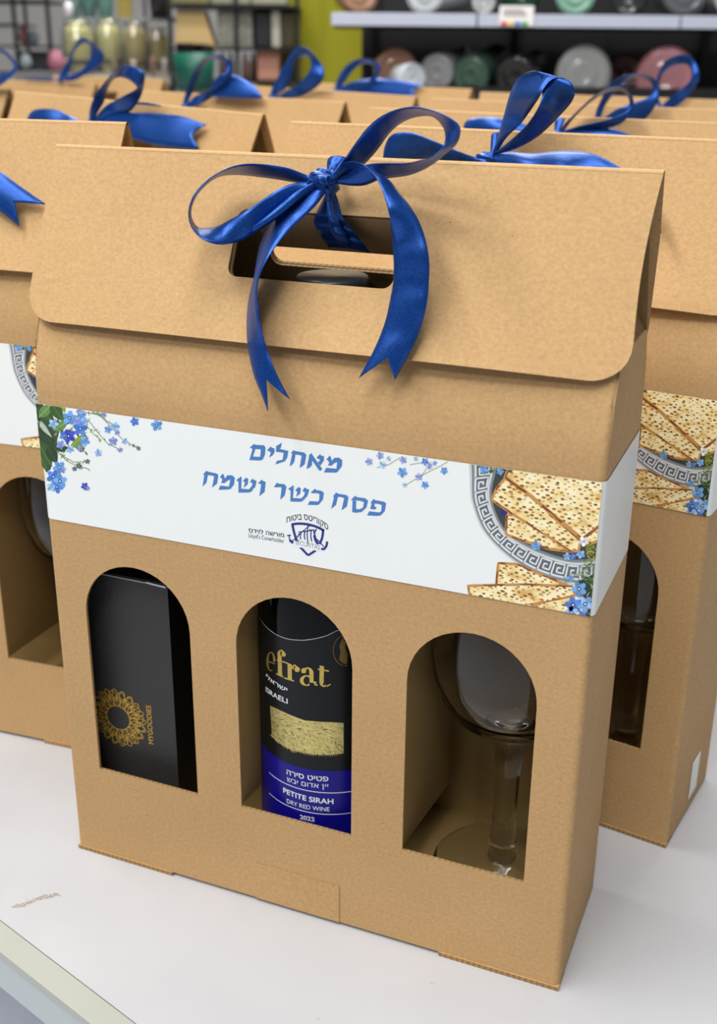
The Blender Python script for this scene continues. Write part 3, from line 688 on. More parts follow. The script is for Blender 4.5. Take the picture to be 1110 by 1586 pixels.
def gift_box(loc, yawd, label, group=None, tilt=0, sz=1, full=False):
    r = empty('gift_box', loc, 0, label, 'box', group)
    t = math.radians(tilt)
    r.rotation_mode = 'XYZ'
    Rm = Matrix.Rotation(math.radians(yawd), 4, 'Z') @ Matrix.Translation((0, 0, .27*math.sin(t) if t > 0 else 0)) @ Matrix.Rotation(t, 4, 'Y')
    Mw = Matrix.Translation(loc) @ Rm @ Matrix.Diagonal((1, 1, sz, 1))
    r.location, r.rotation_euler, r.scale = Mw.to_translation(), Mw.to_euler(), (1, 1, sz)
    part('front_panel', 'front_panel', front_panel_bm, r); part('back_panel', 'back_panel', back_panel_bm, r)
    for s in (1, 0):
        sp = part('side_panel', 'side_panel%d' % s, lambda: side_panel_bm(s), r)
        part('gusset', 'gusset%d' % s, lambda: gusset_bm(s), sp)
    part('lid_flap', 'lid_flap', lid_bm, r); part('handle_tab', 'handle_tab', tab_bm, r)
    part('inner_floor', 'inner_floor', floor_bm, r)
    for i in (1, 2): part('divider', 'divider%d' % i, lambda: divider_bm(i), r)
    def fl(a, b):
        def f():
            bm = bmesh.new(); flange(bm, a, b); bm.normal_update()
            for q in bm.faces: q.material_index = 1 if abs(q.normal.z) < .5 else 0
            return bm
        return f
    part('bottom_flange', 'flange0', fl(0.0005, .0605), r); part('bottom_flange', 'flange1', fl(.2105, W), r)
    def lt():
        return sheet([(.1105, .002), (.1575, .002), (.1575, .0243), (.1105, .0243)], [], .0005, Matrix(((1, 0, 0, 0), (0, 0, -1, -.00022), (0, 1, 0, 0), (0, 0, 0, 1))))
    part('lock_tab', 'lock_tab', lt, r)
    if 'label' not in BOX_CACHE:
        bm = label_bm(); me = bpy.data.meshes.new('label'); bm.to_mesh(me); bm.free(); me.materials.append(LABELW); BOX_CACHE['label'] = me
    l = obj('label_band', BOX_CACHE['label'], LABELW, r); l['label'] = 'white printed label band'
    if full: add_art(l)
    return r, Mw
# BOXES
BX = {}
BX['A'] = gift_box((0, 0, 0), 0, 'frontmost kraft cardboard gift box with three arched windows, whole front in view', full=True)
GR = 'kraft gift boxes lined up on the table'
BX['A'][0]['group'] = GR
BX['B'] = gift_box((.0337, .1696, 0), -8.9, 'kraft gift box directly behind the frontmost one, its right window and side in view', GR, sz=1.011, full=True)
BX['C'] = gift_box((-.2912, .0642, 0), 4.0, 'kraft gift box cut by the left edge of the photo, beside the frontmost one', GR, sz=1.0153, full=True)
BX['C2'] = gift_box((-.3481, .3934, 0), -14, 'second kraft gift box in the left row, under the bow with a wide forked tail', GR, tilt=1.9)
BX['C3'] = gift_box((-.3839, .6412, 0), -14, 'third kraft gift box in the left row, its gable end left of the front bow', GR, tilt=.86)
BX['C4'] = gift_box((-.3892, .8409, 0), -14, 'fourth kraft gift box in the left row, behind the front bow knot', GR, tilt=1.4)
BX['C5'] = gift_box((-.4246, 1.1709, 0), -14, 'last kraft gift box in the left row, nearest the yellow column', GR, tilt=.5)
BX['B2'] = gift_box((-.0163, .4113, 0), -7, 'second kraft gift box behind the frontmost one in the right row', GR, tilt=.526)
BX['B3'] = gift_box((-.0371, .6187, 0), -4, 'third kraft gift box behind the frontmost one in the right row', GR, tilt=.72)
BX['B4'] = gift_box((-.0701, .8882, 0), -4, 'last kraft gift box in the right row, nearest the glassware shelf', GR, tilt=.477)
BX['D1'] = gift_box((-.8737, .7806, 0), -14, 'nearest kraft gift box of the far left row, only its right end in view', GR, tilt=.85)
BX['D2'] = gift_box((-.9352, 1.0496, 0), -14, 'middle kraft gift box of the far left row', GR, tilt=.46)
BX['D3'] = gift_box((-1.0268, 1.3785, 0), -14, 'farthest kraft gift box of the far left row', GR, tilt=.56)
# white sticker on side of B
bm = bmesh.new(); bx(bm, W+.0003, W+.0006, .037, .052, .010, .034)
obj('side_sticker', bm, LABELW, BX['B'][0])['label'] = 'small white sticker low on the side'

# ------------------------------------------------------------------ contents
M_BLACK = mat('black_bottle_glass', (4, 6, 5), .04, spec=.2)
M_LBLK = mat('matte_black_label', (13, 15, 17), .38, spec=.3)
M_LBLU = mat('royal_blue_label', (16, 12, 124), .34, spec=.3)
def gold_mat(name='gold_foil', rgb=(206, 178, 96)):
    return mat(name, rgb, .34, metal=.85, var=.25, vscale=500, bump=.3, bscale=900)
GOLD = gold_mat(); M_WHITEINK = mat('white_ink', (226, 228, 238), .5)
bt = empty('wine_bottle', (.135, .042, .028), 0, 'dark red wine bottle with black, gold and blue label inside the middle window', 'bottle')
bm = bmesh.new()
prof = [(0, .004), (.02, .003), (.033, 0), (.0362, .002), (.037, .006), (.037, .186)]
for k in range(1, 9):
    t = k/8; prof.append((.037+(.0148-.037)*(3*t*t-2*t**3), .186+.042*t))
prof += [(.0145, .255), (.0145, .283), (.0156, .284), (.0156, .2895), (.0140, .290), (0, .290)]
lathe(bm, prof, 64); obj('glass_body', bm, M_BLACK, bt)
bm = bmesh.new(); lathe(bm, [(.0149, .228), (.0153, .232), (.0153, .2815), (.0162, .283), (.0162, .2896), (.0155, .2908), (0, .2908)], 48)
obj('capsule', bm, mat('grey_capsule', (62, 66, 70), .35, metal=.3), bt)['label'] = 'grey foil capsule on the neck'
BC = Vector((.135, .042, 0)); BR = .0371
def cyl(x, y):
    d = ray(x, y); o = CAM-BC; a = d.x*d.x+d.y*d.y; b = o.x*d.x+o.y*d.y; c = o.x*o.x+o.y*o.y-BR*BR
    q = b*b-a*c
    if q < 0: t = -b/a
    else: t = (-b-math.sqrt(q))/a
    p = CAM+d*t; return (math.atan2(p.x-BC.x, -(p.y-BC.y)), p.z-.028)
def cs(th, z, off=0):
    r = BR+.0001+off; return Vector((r*math.sin(th), -r*math.cos(th), z))
def cpx(x, y, off=0): return cs(*cyl(x, y), off)
K2 = crop(400, 900, 6.9375); K3 = crop(400, 1090, 6.9375)
topc = [cyl(*K2(*p)) for p in ((40, 430), (120, 520), (200, 575), (320, 620), (470, 633), (600, 618), (720, 588), (860, 520))]
bluc = [cyl(*K3(*p)) for p in ((60, 460), (200, 565), (400, 655), (600, 700), (800, 718), (1000, 712))]
def interp(P, th):
    P = sorted(P)
    if th <= P[0][0]: return P[0][1]
    for a, b in zip(P, P[1:]):
        if th <= b[0]: return a[1]+(b[1]-a[1])*(th-a[0])/(b[0]-a[0])
    return P[-1][1]
zbl = sum(p[1] for p in bluc)/len(bluc)
def cyl_patch(t0, t1, z0f, z1f, off, n=48, m_=1):
    bm = bmesh.new(); rows = []
    for k in range(n+1):
        th = t0+(t1-t0)*k/n; a, b = z0f(th), z1f(th); rows.append([bm.verts.new(cs(th, a+(b-a)*j/m_, off)) for j in range(m_+1)])
    for a, b in zip(rows, rows[1:]):
        for j in range(m_): bm.faces.new((a[j], b[j], b[j+1], a[j+1])).smooth = True
    return bm
zt_ = lambda th: interp(topc, th)
wl = obj('wine_label', cyl_patch(-1.6, 1.6, lambda t: .012, zt_, 0), M_LBLK, bt)
obj('label_edge', cyl_patch(-1.6, 1.6, lambda t: zt_(t)-.0002, lambda t: zt_(t), .00006), M_WHITEINK, wl)
obj('blue_panel', cyl_patch(-1.6, 1.6, lambda t: .012, lambda t: zbl, .00006), M_LBLU, wl)
def rule(y0s):
    zz = sum(cyl(*K3(*p))[1] for p in y0s)/len(y0s); t0 = cyl(*K3(*y0s[0]))[0]
    return cyl_patch(t0, 1.4, lambda t: zz-.0002, lambda t: zz+.0002, .00012)
bmj = join([rule(((120, 710), (300, 850), (500, 940), (700, 968), (950, 950))), rule(((120, 930), (300, 1090), (500, 1170), (700, 1195), (950, 1170)))])
obj('label_rule', bmj, M_WHITEINK, wl)
# gold text "efrat"
ga = Art(); G1 = (210, 184, 104)
def G_(pts): ga.poly(cpoly(K2, pts), G1, 4)
def ring(cx, cy_, rx, ry, w0, w1, a0, a1, n=18):
    for k in range(n):
        t0 = a0+(a1-a0)*k/n; t1 = a0+(a1-a0)*(k+1)/n; q = []
        for t in (t0, t1):
            ww = w0+(w1-w0)*abs(math.cos(math.radians(t))); q.append(((cx+(rx)*math.cos(math.radians(t)), cy_+(ry)*math.sin(math.radians(t))), (cx+(rx-ww)*math.cos(math.radians(t)), cy_+(ry-ww)*math.sin(math.radians(t)))))
        ga.poly(cpoly(K2, [q[0][0], q[1][0], q[1][1], q[0][1]]), G1, 4)
def blob(x, y, r): ga.poly(cpoly(K2, [(x+r*math.cos(2*PI*k/12), y+r*math.sin(2*PI*k/12)) for k in range(12)]), G1, 4)
ring(140, 862, 50, 105, 12, 26, 70, 360); G_([(96, 848), (186, 880), (186, 894), (96, 862)])
G_([(212, 782), (254, 800), (262, 1018), (216, 1000)]); ring(250, 790, 42, 54, 14, 34, 180, 330); blob(276, 786, 24); G_([(205, 834), (298, 866), (298, 880), (205, 850)]); G_([(196, 984), (274, 1020), (274, 1036), (196, 1000)])
G_([(318, 876), (362, 892), (364, 1062), (320, 1046)]); G_([(298, 866), (330, 878), (330, 894), (298, 880)]); G_([(284, 1030), (386, 1062), (386, 1078), (284, 1046)]); ring(392, 950, 36, 56, 12, 30, 190, 320); blob(420, 946, 29)
ring(530, 985, 62, 62, 12, 44, 180, 355); blob(490, 958, 28); G_([(550, 960), (593, 966), (594, 1090), (552, 1086)]); ring(520, 1065, 72, 58, 10, 40, 60, 300); ring(626, 1080, 32, 42, 8, 34, 60, 190)
G_([(660, 902), (706, 912), (702, 1090), (656, 1084)]); ring(706, 1076, 50, 58, 10, 44, 60, 180); G_([(734, 1118), (776, 1100), (776, 1112), (734, 1134)]); G_([(640, 936), (758, 956), (758, 972), (640, 950)])
ga.build(cpx, 'gold_lettering', wl, [GOLD], step=.00005)
# emblem at right
em = Art()
for k in range(26):
    a0, a1 = math.radians(80+k*10), math.radians(90+k*10)
    em.poly(cpoly(K2, [(935+134*math.cos(a0), 742+168*math.sin(a0)), (935+134*math.cos(a1), 742+168*math.sin(a1)), (935+127*math.cos(a1), 742+160*math.sin(a1)), (935+127*math.cos(a0), 742+160*math.sin(a0))]), G1, 4)
em.poly(cpoly(K2, [(890, 640), (905, 600), (920, 640), (940, 650), (932, 700), (960, 790), (950, 890), (900, 880), (868, 840), (880, 760), (870, 690)]), G1, 4)
em.build(cpx, 'gold_emblem', wl, [mat('antique_gold', (120, 100, 52), .4, metal=.7, var=.5, vscale=900)], step=.00005)
# feathered gold band
fb = Art(); random.seed(8)
tp = [(130, 18), (200, 50), (300, 98), (400, 140), (500, 176), (650, 190), (800, 196), (915, 204)]
bo = [(150, 350), (215, 410), (290, 460), (370, 500), (480, 520), (620, 545), (780, 545), (915, 530)]
T2 = resample(tp, 40); B2_ = resample(bo, 40)
for k in range(40): fb.poly(cpoly(K3, [T2[k], T2[k+1], B2_[k+1], B2_[k]]), G1, 3)
for k in range(190):
    t = random.random(); i = int(t*39.9); x, y = B2_[i]; l = random.uniform(8, 46); dx = random.uniform(4, 34)*(1.1-t); w0 = random.uniform(2.5, 6)
    fb.poly(cpoly(K3, [(x-w0-dx*.6, y-22), (x+w0-dx*.6, y-22), (x+dx*.5+1, y+l*.6)]), G1, 3.2)
gold2 = mat('feathered_gold_foil', (222, 200, 128), .4, metal=.7, var=.5, vscale=500, bump=.6, bscale=700, stretch=(1, 1, 3))
fb.build(cpx, 'gold_band', wl, [gold2], step=.00005)
dk = Art()
for k in range(300):
    t = random.random(); i = int(t*39.9); f = random.uniform(.03, 1.0); x = T2[i][0]*(1-f)+B2_[i][0]*f; y = T2[i][1]*(1-f)+B2_[i][1]*f
    if f < .42: dx, dy = random.uniform(10, 50), random.uniform(-4, 10)
    else: a = 1.0-t*.2+random.uniform(-.25, .25); l = random.uniform(18, 60); dx, dy = l*math.cos(a), l*math.sin(a)
    dk.stroke([K3(x, y), K3(x+dx*.5, y+dy*.5+random.uniform(-3, 3)), K3(x+dx, y+dy)], [.15, random.uniform(.3, .7), .15], (0, 0, 0), 4)
dk.build(cpx, 'band_linework', wl, [mat('olive_ink', (70, 60, 24), .5)], step=.00005)
def ctext(s, a, b, h, bold=0, lay=4, m_=None):
    art = Art(); put_text(art, s, cyl(*a), cyl(*b), h, (255, 255, 255), lay, bold)
    # keep arc length: theta axis scaled by radius handled by endpoints
    return art
def put_ctext(s, a, b, h, bold=0):
    polys, xa, xb, ya, yb = text_mesh(s, bold); (t0, z0), (t1, z1) = cyl(*a), cyl(*b); art = Art()
    for pl in polys: art.poly([(t0+(t1-t0)*(x-xa)/(xb-xa), z0+(z1-z0)*(x-xa)/(xb-xa)+y/yb*h) for x, y in pl], (255, 255, 255), 4)
    return art.items
wt = Art()
for s, a, b, h, bo_ in (('ישראלי'[::-1], K2(88, 1035), K2(316, 1190), .0027, .012), ('ISRAELI', K2(86, 1180), K2(318, 1315), .0028, .012),
        ('פטיט סירה'[::-1], K3(308, 752), K3(752, 828), .0027, .014), ('יין אדום יבש'[::-1], K3(314, 828), K3(750, 905), .0024, 0),
        ('PETITE SIRAH', K3(272, 948), K3(806, 1072), .0030, .02), ('DRY RED WINE', K3(310, 1060), K3(764, 1152), .0024, 0), ('2022', K3(448, 1232), K3(606, 1262), .0026, .02)):
    wt.items += put_ctext(s, a, b, h, bo_)
wt.build(cs, 'white_lettering', wl, [M_WHITEINK], step=.00005)

# black gift carton in the left window
M_CARD = mat('black_textured_card', (48, 47, 46), .5, bump=.5, bscale=420, var=.06, vscale=60)
M_CARDS = mat('shaded_card_side', (10, 10, 10), .5)  # carton sides coloured near black to stand in for shade
bc = empty('black_gift_carton', (.033, .04, .028), 0, 'slim black carton with gold lace medallion inside the left window', 'box')
CX0, CX1, CY = .0045, .0592, .0125
bm = bmesh.new(); bx(bm, CX0-.033, CX1-.033, CY-.04, .066-.04, 0, .137)
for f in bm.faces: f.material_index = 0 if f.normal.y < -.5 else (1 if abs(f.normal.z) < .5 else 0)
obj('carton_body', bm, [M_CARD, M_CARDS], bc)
bm = bmesh.new(); bx(bm, CX0-.0325, CX1-.0335, CY-.0395, .0655-.04, .1372, .1378); obj('top_flap', bm, M_CARD, bc)
M_WORN = mat('worn_white_edge', (214, 214, 214), .6)
def carton_pt(x, y, off=0):
    p = hit(x, y, Vector((0, CY, 0)), Vector((0, 1, 0))); return Vector((p.x-.033, CY-.04-.00012-off, p.z-.028))
def carton_xy(x, y): p = hit(x, y, Vector((0, CY, 0)), Vector((0, 1, 0))); return (p.x-.033, p.z-.028)
def cplane(u, v, off=0): return Vector((u, CY-.04-.00012-off, v))
wa = Art()
u0, v0 = CX0-.033, .1368
wa.stroke([(u0+.012, v0), (CX1-.033-.002, v0)], .0004, (0, 0, 0)); wa.stroke([(CX1-.033-.012, v0+.0002), (CX1-.033-.001, v0-.0004)], .0009, (0, 0, 0))
wa.build(cplane, 'worn_edge', bc, [M_WORN])['label'] = 'white worn edge of the lid'
md = Art(); cxm, czm = carton_xy(183.5, 1111.5); ro = .0172; ri = .0072
for lay, (n, r0, r1, wd, tw) in enumerate(((16, ri, ri+.0052, .0021, 0), (16, ri+.0028, ro-.001, .0024, .5), (20, ri+.0045, ro, .0016, .25), (16, ri+.001, ri+.0065, .0013, .75))):
    for k in range(n):
        a = 2*PI*(k+tw)/n; P = []
        for j in range(12):
            s_ = j/12*2*PI; rr = (r0+r1)/2+(r1-r0)/2*math.cos(s_); tt = wd*math.sin(s_)
            P.append((cxm+rr*math.cos(a)-tt*math.sin(a), czm+rr*math.sin(a)+tt*math.cos(a)))
        md.stroke(P, .00042, (0, 0, 0), 1+lay*.3, closed=True)
md.stroke([(cxm+ri*math.cos(2*PI*k/32), czm+ri*math.sin(2*PI*k/32)) for k in range(32)], .0005, (0, 0, 0), 2, closed=True)
GOLDF = mat('flat_gold_print', (202, 160, 60), .42, metal=.35)
md.build(cplane, 'gold_medallion', bc, [GOLDF])
gt_ = Art(); put_text(gt_, 'MYGOODIES', carton_xy(238, 1153), carton_xy(233.5, 1093), .0030, (0, 0, 0), 1, .01)
gt_.build(cplane, 'gold_wordmark', bc, [GOLDF])

# wine glass
M_GLASS = mat('clear_glass', (250, 252, 252), .0, trans=1, ior=1.31)
def wine_glass(loc, label, rot=0):
    g = empty('wine_glass', loc, rot, label, 'glass')
    bm = bmesh.new()
    prof = [(0, .002), (.012, .0012), (.030, .0008), (.0345, .0002), (.0347, .0008), (.031, .0020), (.018, .0034), (.0095, .0062), (.0072, .0085), (.0066, .0115), (.0068, .016)]
    lathe(bm, prof+[(.0060, .024), (.0058, .038), (.0060, .052), (.0068, .066), (.0090, .078), (.0130, .0828)] +
          [(.020, 0.0850), (.028, 0.0905), (.0345, 0.0995), (.0382, 0.1120), (.0392, 0.1260), (.0386, 0.1460), (.0365, 0.1710), (.0335, 0.1960), (.0325, 0.1965), (.0353, 0.1710), (.0374, 0.1460), (.0380, 0.1260), (.0369, 0.1130), (.0330, 0.1015), (.0265, 0.0930), (.018, 0.0886), (.009, 0.0868), (0, 0.0863)], 64)
    bmesh.ops.recalc_face_normals(bm, faces=bm.faces)
    obj('glass_body', bm, M_GLASS, g)
    bm = bmesh.new(); lathe(bm, [(0, .0045), (.0062, .0045)], 8); bm.free()
    return g
wine_glass((.2285, .042, .0282), 'clear stemmed wine glass inside the right window of the frontmost box')
def inbox(key, p): return BX[key][1] @ Vector(p)
wine_glass(inbox('B', (.2285, .042, .0282)), 'clear stemmed wine glass in the dark window of the box behind')
wine_glass(inbox('C', (.2285, .042, .0282)), 'clear stemmed wine glass in the window at the left edge of the photo')

# ------------------------------------------------------------------ ribbons
class Bow:
    def __init__(s, key, label, group, dx=0, lift=0):
        s.M = BX[key][1]; s.P = s.M @ (Vector((0, 0, .278))+nf*.004); s.n = (s.M.to_3x3() @ nf).normalized(); s.lift = lift
        s.root = empty('ribbon_bow', (0, 0, 0), 0, label, 'ribbon', group); s.first = True; s.key = key
        if key == 'A': s.base = Vector((.135, .03, .347))
        else: s.base = s.M @ Vector((.135, .04, .37))
        s.root.location = s.base
    def pt(s, x, y, off):
        return hit(x, y, s.P+s.n*off, s.n)-s.base
    def strip(s, name, E1, E2, offs, dd=None, n=44, notch=0, crv=.0012, m_=6, tip=None, ease=None):
        """two edge polylines (photo pixels); offs = height over the lid, dd = height difference between the edges"""
        A = resample(catmull(E1, 6), n); B = resample(catmull(E2, 6), n)
        def lerp(L, t):
            q = t*(len(L)-1); i = min(int(q), len(L)-2); f = q-i; f = f*f*(3-2*f) if len(L) > 2 else f; return L[i]*(1-f)+L[i+1]*f
        dd = dd or [0, 0]
        def ev(L, t):
            q = max(0, min(1, t))*n; i = min(int(q), n-1); f = q-i; return [a+(b-a)*f for a, b in zip(L[i], L[i+1])]
        bm = bmesh.new(); rows = []
        for k in range(n+1):
            row = []
            for j in range(m_+1):
                s_ = j/m_; t = k/n
                if notch: t = t*(1-notch*(1-abs(2*s_-1)))
                a, b = ev(A, t), ev(B, t); o = lerp(offs, t); d = lerp(dd, t)
                pa = s.pt(a[0], a[1], o+d/2); pb = s.pt(b[0], b[1], o-d/2)
                nn = s.n
                row.append(bm.verts.new(pa.lerp(pb, s_)+nn*crv*math.sin(PI*s_)))
            rows.append(row)
        for a, b in zip(rows, rows[1:]):
            for j in range(m_): bm.faces.new((a[j], a[j+1], b[j+1], b[j])).smooth = True
        o = obj(name, bm, SATIN, s.root)
        md_ = o.modifiers.new('thickness', 'SOLIDIFY'); md_.thickness = .00035; md_.offset = 0
        return o
    def knot(s, x, y, off, rx, ry, rz=.004, rot=0):
        c = s.pt(x, y, off); bm = bmesh.new()
        bmesh.ops.create_uvsphere(bm, u_segments=28, v_segments=18, radius=1)
        ax = s.M.to_3x3() @ Vector((1, 0, 0)); ay = (s.M.to_3x3() @ sd)
        for v in bm.verts:
            x_, y_, z_ = v.co; k = 1+.12*math.sin(9*y_+3*x_)+.05*math.sin(17*y_)
            xx = x_*rx*k*(1-.25*abs(y_)); yy = y_*ry
            v.co = c+ax*(xx*math.cos(rot)-yy*math.sin(rot))+ay*(xx*math.sin(rot)+yy*math.cos(rot))+s.n*(z_*rz*k)
        for f in bm.faces: f.smooth = True
        obj('knot', bm, SATIN, s.root)
def X(f, pts): return [f(*p) for p in pts]
RB = 'blue satin bows tied to the boxes'
c3 = crop(280, 140, 2.413); cL = crop(280, 230, 3.964); cR = crop(480, 160, 4.625)
b = Bow('A', 'large blue satin bow tied through the handle of the frontmost box', RB)
# left loop
b.strip('loop', X(cL, [(850, 195), (740, 150), (640, 116), (500, 97), (380, 98), (280, 125), (180, 185), (100, 265), (62, 340), (50, 400), (60, 470), (100, 530), (160, 570), (240, 590), (320, 580), (400, 550), (500, 490), (600, 420), (700, 335), (850, 225)]),
        X(cL, [(850, 212), (780, 212), (700, 206), (600, 190), (480, 173), (350, 161), (250, 168), (180, 203), (112, 268), (74, 335), (62, 400), (75, 450), (105, 485), (150, 490), (220, 480), (300, 440), (400, 385), (500, 315), (600, 250), (700, 212), (850, 200)]),
        [.010, .014, .020, .026, .026, .022, .014, .010], [.0, .010, .018, .020, .010, -.004, -.006, 0], n=70)
b.strip('fold', X(cL, [(330, 578), (420, 535), (520, 470), (620, 400), (720, 318), (850, 222)]), X(cL, [(350, 570), (440, 500), (530, 425), (620, 340), (720, 262), (850, 205)]), [.0165, .0175, .016, .012], [0, .004, .004, 0], n=24, crv=.003)
# left tail
b.strip('tail', X(c3, [(545, 342), (490, 365), (430, 402), (360, 470), (312, 540), (290, 600), (275, 690), (256, 770), (247, 850), (250, 950), (272, 1060), (300, 1130), (325, 1198)]),
        X(c3, [(548, 372), (505, 430), (450, 482), (395, 535), (345, 595), (305, 665), (287, 720), (284, 765), (288, 820), (302, 900), (328, 985), (360, 1065), (408, 1155)]),
        [.011, .014, .014, .010, .006, .004], [0, -.004, -.014, -.018, -.006, 0], n=60, notch=.11)
# right loop
b.strip('loop', X(cR, [(140, 540), (180, 470), (250, 395), (330, 280), (420, 165), (530, 82), (650, 36), (760, 27), (870, 50), (960, 85), (1040, 130), (1075, 180), (1072, 240), (1040, 302), (970, 360), (900, 420), (800, 480), (700, 515), (600, 530), (500, 545), (400, 585), (300, 590), (170, 570)]),
        X(cR, [(165, 560), (240, 520), (310, 480), (390, 432), (480, 335), (560, 222), (640, 148), (720, 107), (800, 90), (870, 92), (925, 130), (962, 190), (970, 260), (945, 325), (870, 385), (780, 412), (700, 430), (600, 430), (480, 430), (400, 440), (300, 470), (170, 520)]),
        [.010, .016, .024, .034, .040, .034, .020, .012, .010], [.004, .012, .012, .016, .010, -.010, -.012, -.006, 0], n=80)
# right tail
rtL = X(cR, [(150, 530), (200, 470), (250, 424), (310, 418), (370, 436), (430, 480), (470, 530), (505, 590)])+X(c3, [(755, 380), (775, 450), (787, 530), (795, 620), (795, 700), (785, 770), (762, 870), (722, 970), (665, 1075)])
rtR = X(cR, [(160, 560), (215, 520), (270, 480), (330, 455), (400, 455), (450, 480), (500, 510), (575, 560)])+X(c3, [(815, 385), (850, 425), (890, 490), (915, 560), (928, 640), (926, 720), (918, 800), (885, 920), (800, 1082)])
b.strip('tail', rtL, rtR, [.012, .022, .024, .018, .012, .008, .006], [0, .008, .006, -.004, -.004, 0, .002], n=70, notch=.085)
# stub over the ridge, tie into the slot, knot
b.strip('tie', X(cR, [(125, 500), (122, 440), (128, 405), (148, 382)]), X(cR, [(165, 520), (200, 460), (235, 420), (255, 384)]), [.006, .004, .003], n=14)
b.strip('tie', X(c3, [(545, 372), (535, 400), (500, 475), (502, 508), (525, 545), (552, 586)]), X(c3, [(572, 372), (585, 405), (603, 470), (625, 505), (660, 545), (706, 606)]), [.008, .0035, .0025, -.004, -.012, -.018], n=26, crv=.0028)
b.strip('tie', X(c3, [(548, 372), (550, 410), (550, 470), (560, 520), (590, 575)]), X(c3, [(566, 372), (572, 410), (580, 460), (600, 510), (640, 590)]), [.0095, .005, .004, -.002, -.014], n=22, crv=.004)
b.knot(*c3(530, 338), .0105, .0062, .0050, .0060, .1); b.knot(*c3(562, 352), .009, .0032, .0058, .005, -.1)
b.strip('wrap', X(cR, [(20, 520), (80, 512), (130, 520)]), X(cR, [(30, 570), (90, 590), (140, 592)]), [.014, .018, .016], n=12, crv=.002)
b.strip('wrap', X(cR, [(120, 590), (150, 530), (200, 460), (250, 400)]), X(cR, [(165, 600), (185, 545), (225, 480), (262, 410)]), [.013, .018, .018, .016], n=14, crv=.002)

cB = crop(680, 80, 2.581)
b = Bow('B', 'blue satin bow with one tall upright loop on the box behind the frontmost', RB)
b.strip('loop', X(cB, [(212, 405), (232, 350), (252, 280), (285, 165), (318, 102), (370, 78), (398, 84), (410, 120), (413, 170), (398, 220), (350, 292), (290, 350), (225, 405)]),
        X(cB, [(230, 405), (268, 345), (330, 282), (385, 205), (430, 130), (470, 104), (520, 118), (540, 150), (533, 195), (475, 262), (395, 338), (300, 390), (215, 412)]),
        [.004, .016, .030, .036, .030, .016, .006], [0, -.01, -.02, 0, .016, .008, 0], n=60)
b.strip('loop', X(cB, [(-10, 330), (-58, 320), (-60, 290), (-48, 250), (-20, 235), (20, 232), (60, 248), (110, 330-60+20), (150, 390), (195, 430)]) if False else X(cR, [(525, 402), (528, 340), (542, 290), (575, 235), (630, 210), (710, 208), (800, 235), (900, 275), (1010, 320), (1110, 362), (1230, 402)]),
        X(cR, [(530, 404), (580, 400), (640, 403), (700, 404), (760, 400), (830, 398), (900, 405), (960, 415), (1040, 423), (1130, 428), (1230, 425)]), [.012, .016, .016, .012, .006], [.0, .008, .010, .006, 0], n=40)
b.strip('tail', X(cB, [(200, 425), (230, 408), (290, 402), (370, 408), (450, 400), (520, 397), (600, 406), (670, 432), (735, 472), (790, 510), (840, 560), (865, 600), (885, 625)]),
        X(cB, [(200, 445), (230, 452), (300, 462), (380, 472), (450, 480), (520, 480), (600, 485), (660, 500), (715, 535), (765, 570), (810, 610), (850, 660), (886, 728)]), [.004, .010, .014, .014, .013, .012], [0, -.004, -.006, 0, 0, 0], n=46, notch=0)
b.strip('tie', X(cB, [(205, 430), (206, 380), (208, 335)]), X(cB, [(222, 430), (232, 380), (238, 320)]), [.004, .003, .002], n=8)
b.knot(*cB(188, 435), .004, .007, .0045, .0045)

b = Bow('B2', 'blue satin bow with low crossed loops, third from the front in the right row', RB)
b.strip('loop', X(cB, [(475, 330), (505, 285), (540, 250), (600, 192), (660, 150), (710, 138), (750, 150), (775, 190), (770, 240), (720, 290), (640, 312), (560, 320), (485, 335)]),
        X(cB, [(490, 325), (525, 280), (560, 242), (615, 194), (670, 163), (718, 156), (748, 172), (760, 200), (752, 230), (700, 262), (620, 285), (550, 300), (480, 322)]), [.004, .014, .022, .02, .012, .004], [0, .012, .02, .0, -.01, 0], n=50)
b.strip('tail', X(cB, [(470, 335), (530, 318), (590, 306), (650, 306), (720, 316), (792, 346)]), X(cB, [(470, 345), (530, 350), (590, 355), (650, 358), (720, 356), (795, 350)]), [.004, .01, .008], n=20)
b.strip('loop', X(cB, [(98, 300), (105, 280), (135, 266), (190, 263), (250, 268), (330, 286), (400, 318), (470, 338)]), X(cB, [(99, 305), (120, 318), (160, 322), (210, 324), (260, 326), (330, 334), (400, 342), (470, 344)]), [.008, .012, .008, .004], n=26)
b.strip('tie', X(cB, [(462, 335), (461, 300), (462, 270)]), X(cB, [(476, 335), (490, 300), (505, 266)]), [.004, .003], n=6)
b.knot(*cB(470, 338), .004, .0055, .004, .004)
b = Bow('B3', 'blue satin bow seen through the loops of nearer ones, fourth in the right row', RB)
b.strip('loop', X(cB, [(618, 278), (628, 235), (645, 195), (680, 132), (740, 95), (800, 88), (855, 105), (878, 150), (868, 210), (815, 275), (720, 300), (640, 290)]),
        X(cB, [(640, 282), (655, 235), (672, 200), (705, 160), (750, 118), (800, 100), (838, 118), (855, 150), (830, 185), (760, 210), (700, 235), (640, 278)]), [.004, .014, .024, .02, .012, .004], [0, .01, .015, 0, -.01, 0], n=50)
b.knot(*cB(630, 283), .004, .005, .004, .004)
b = Bow('B4', 'blue satin bow with large round loop against the pink glassware', RB)
b.strip('loop', X(cB, [(880, 232), (862, 180), (868, 110), (900, 42), (960, 12), (1010, 25), (1040, 80), (1030, 130), (985, 190), (935, 225), (880, 235)]),
        X(cB, [(892, 226), (876, 175), (884, 108), (912, 70), (955, 52), (990, 52), (1008, 80), (1000, 118), (960, 155), (915, 190), (885, 222)]), [.004, .014, .026, .024, .012, .004], [0, .01, .015, 0, -.01, 0], n=50)
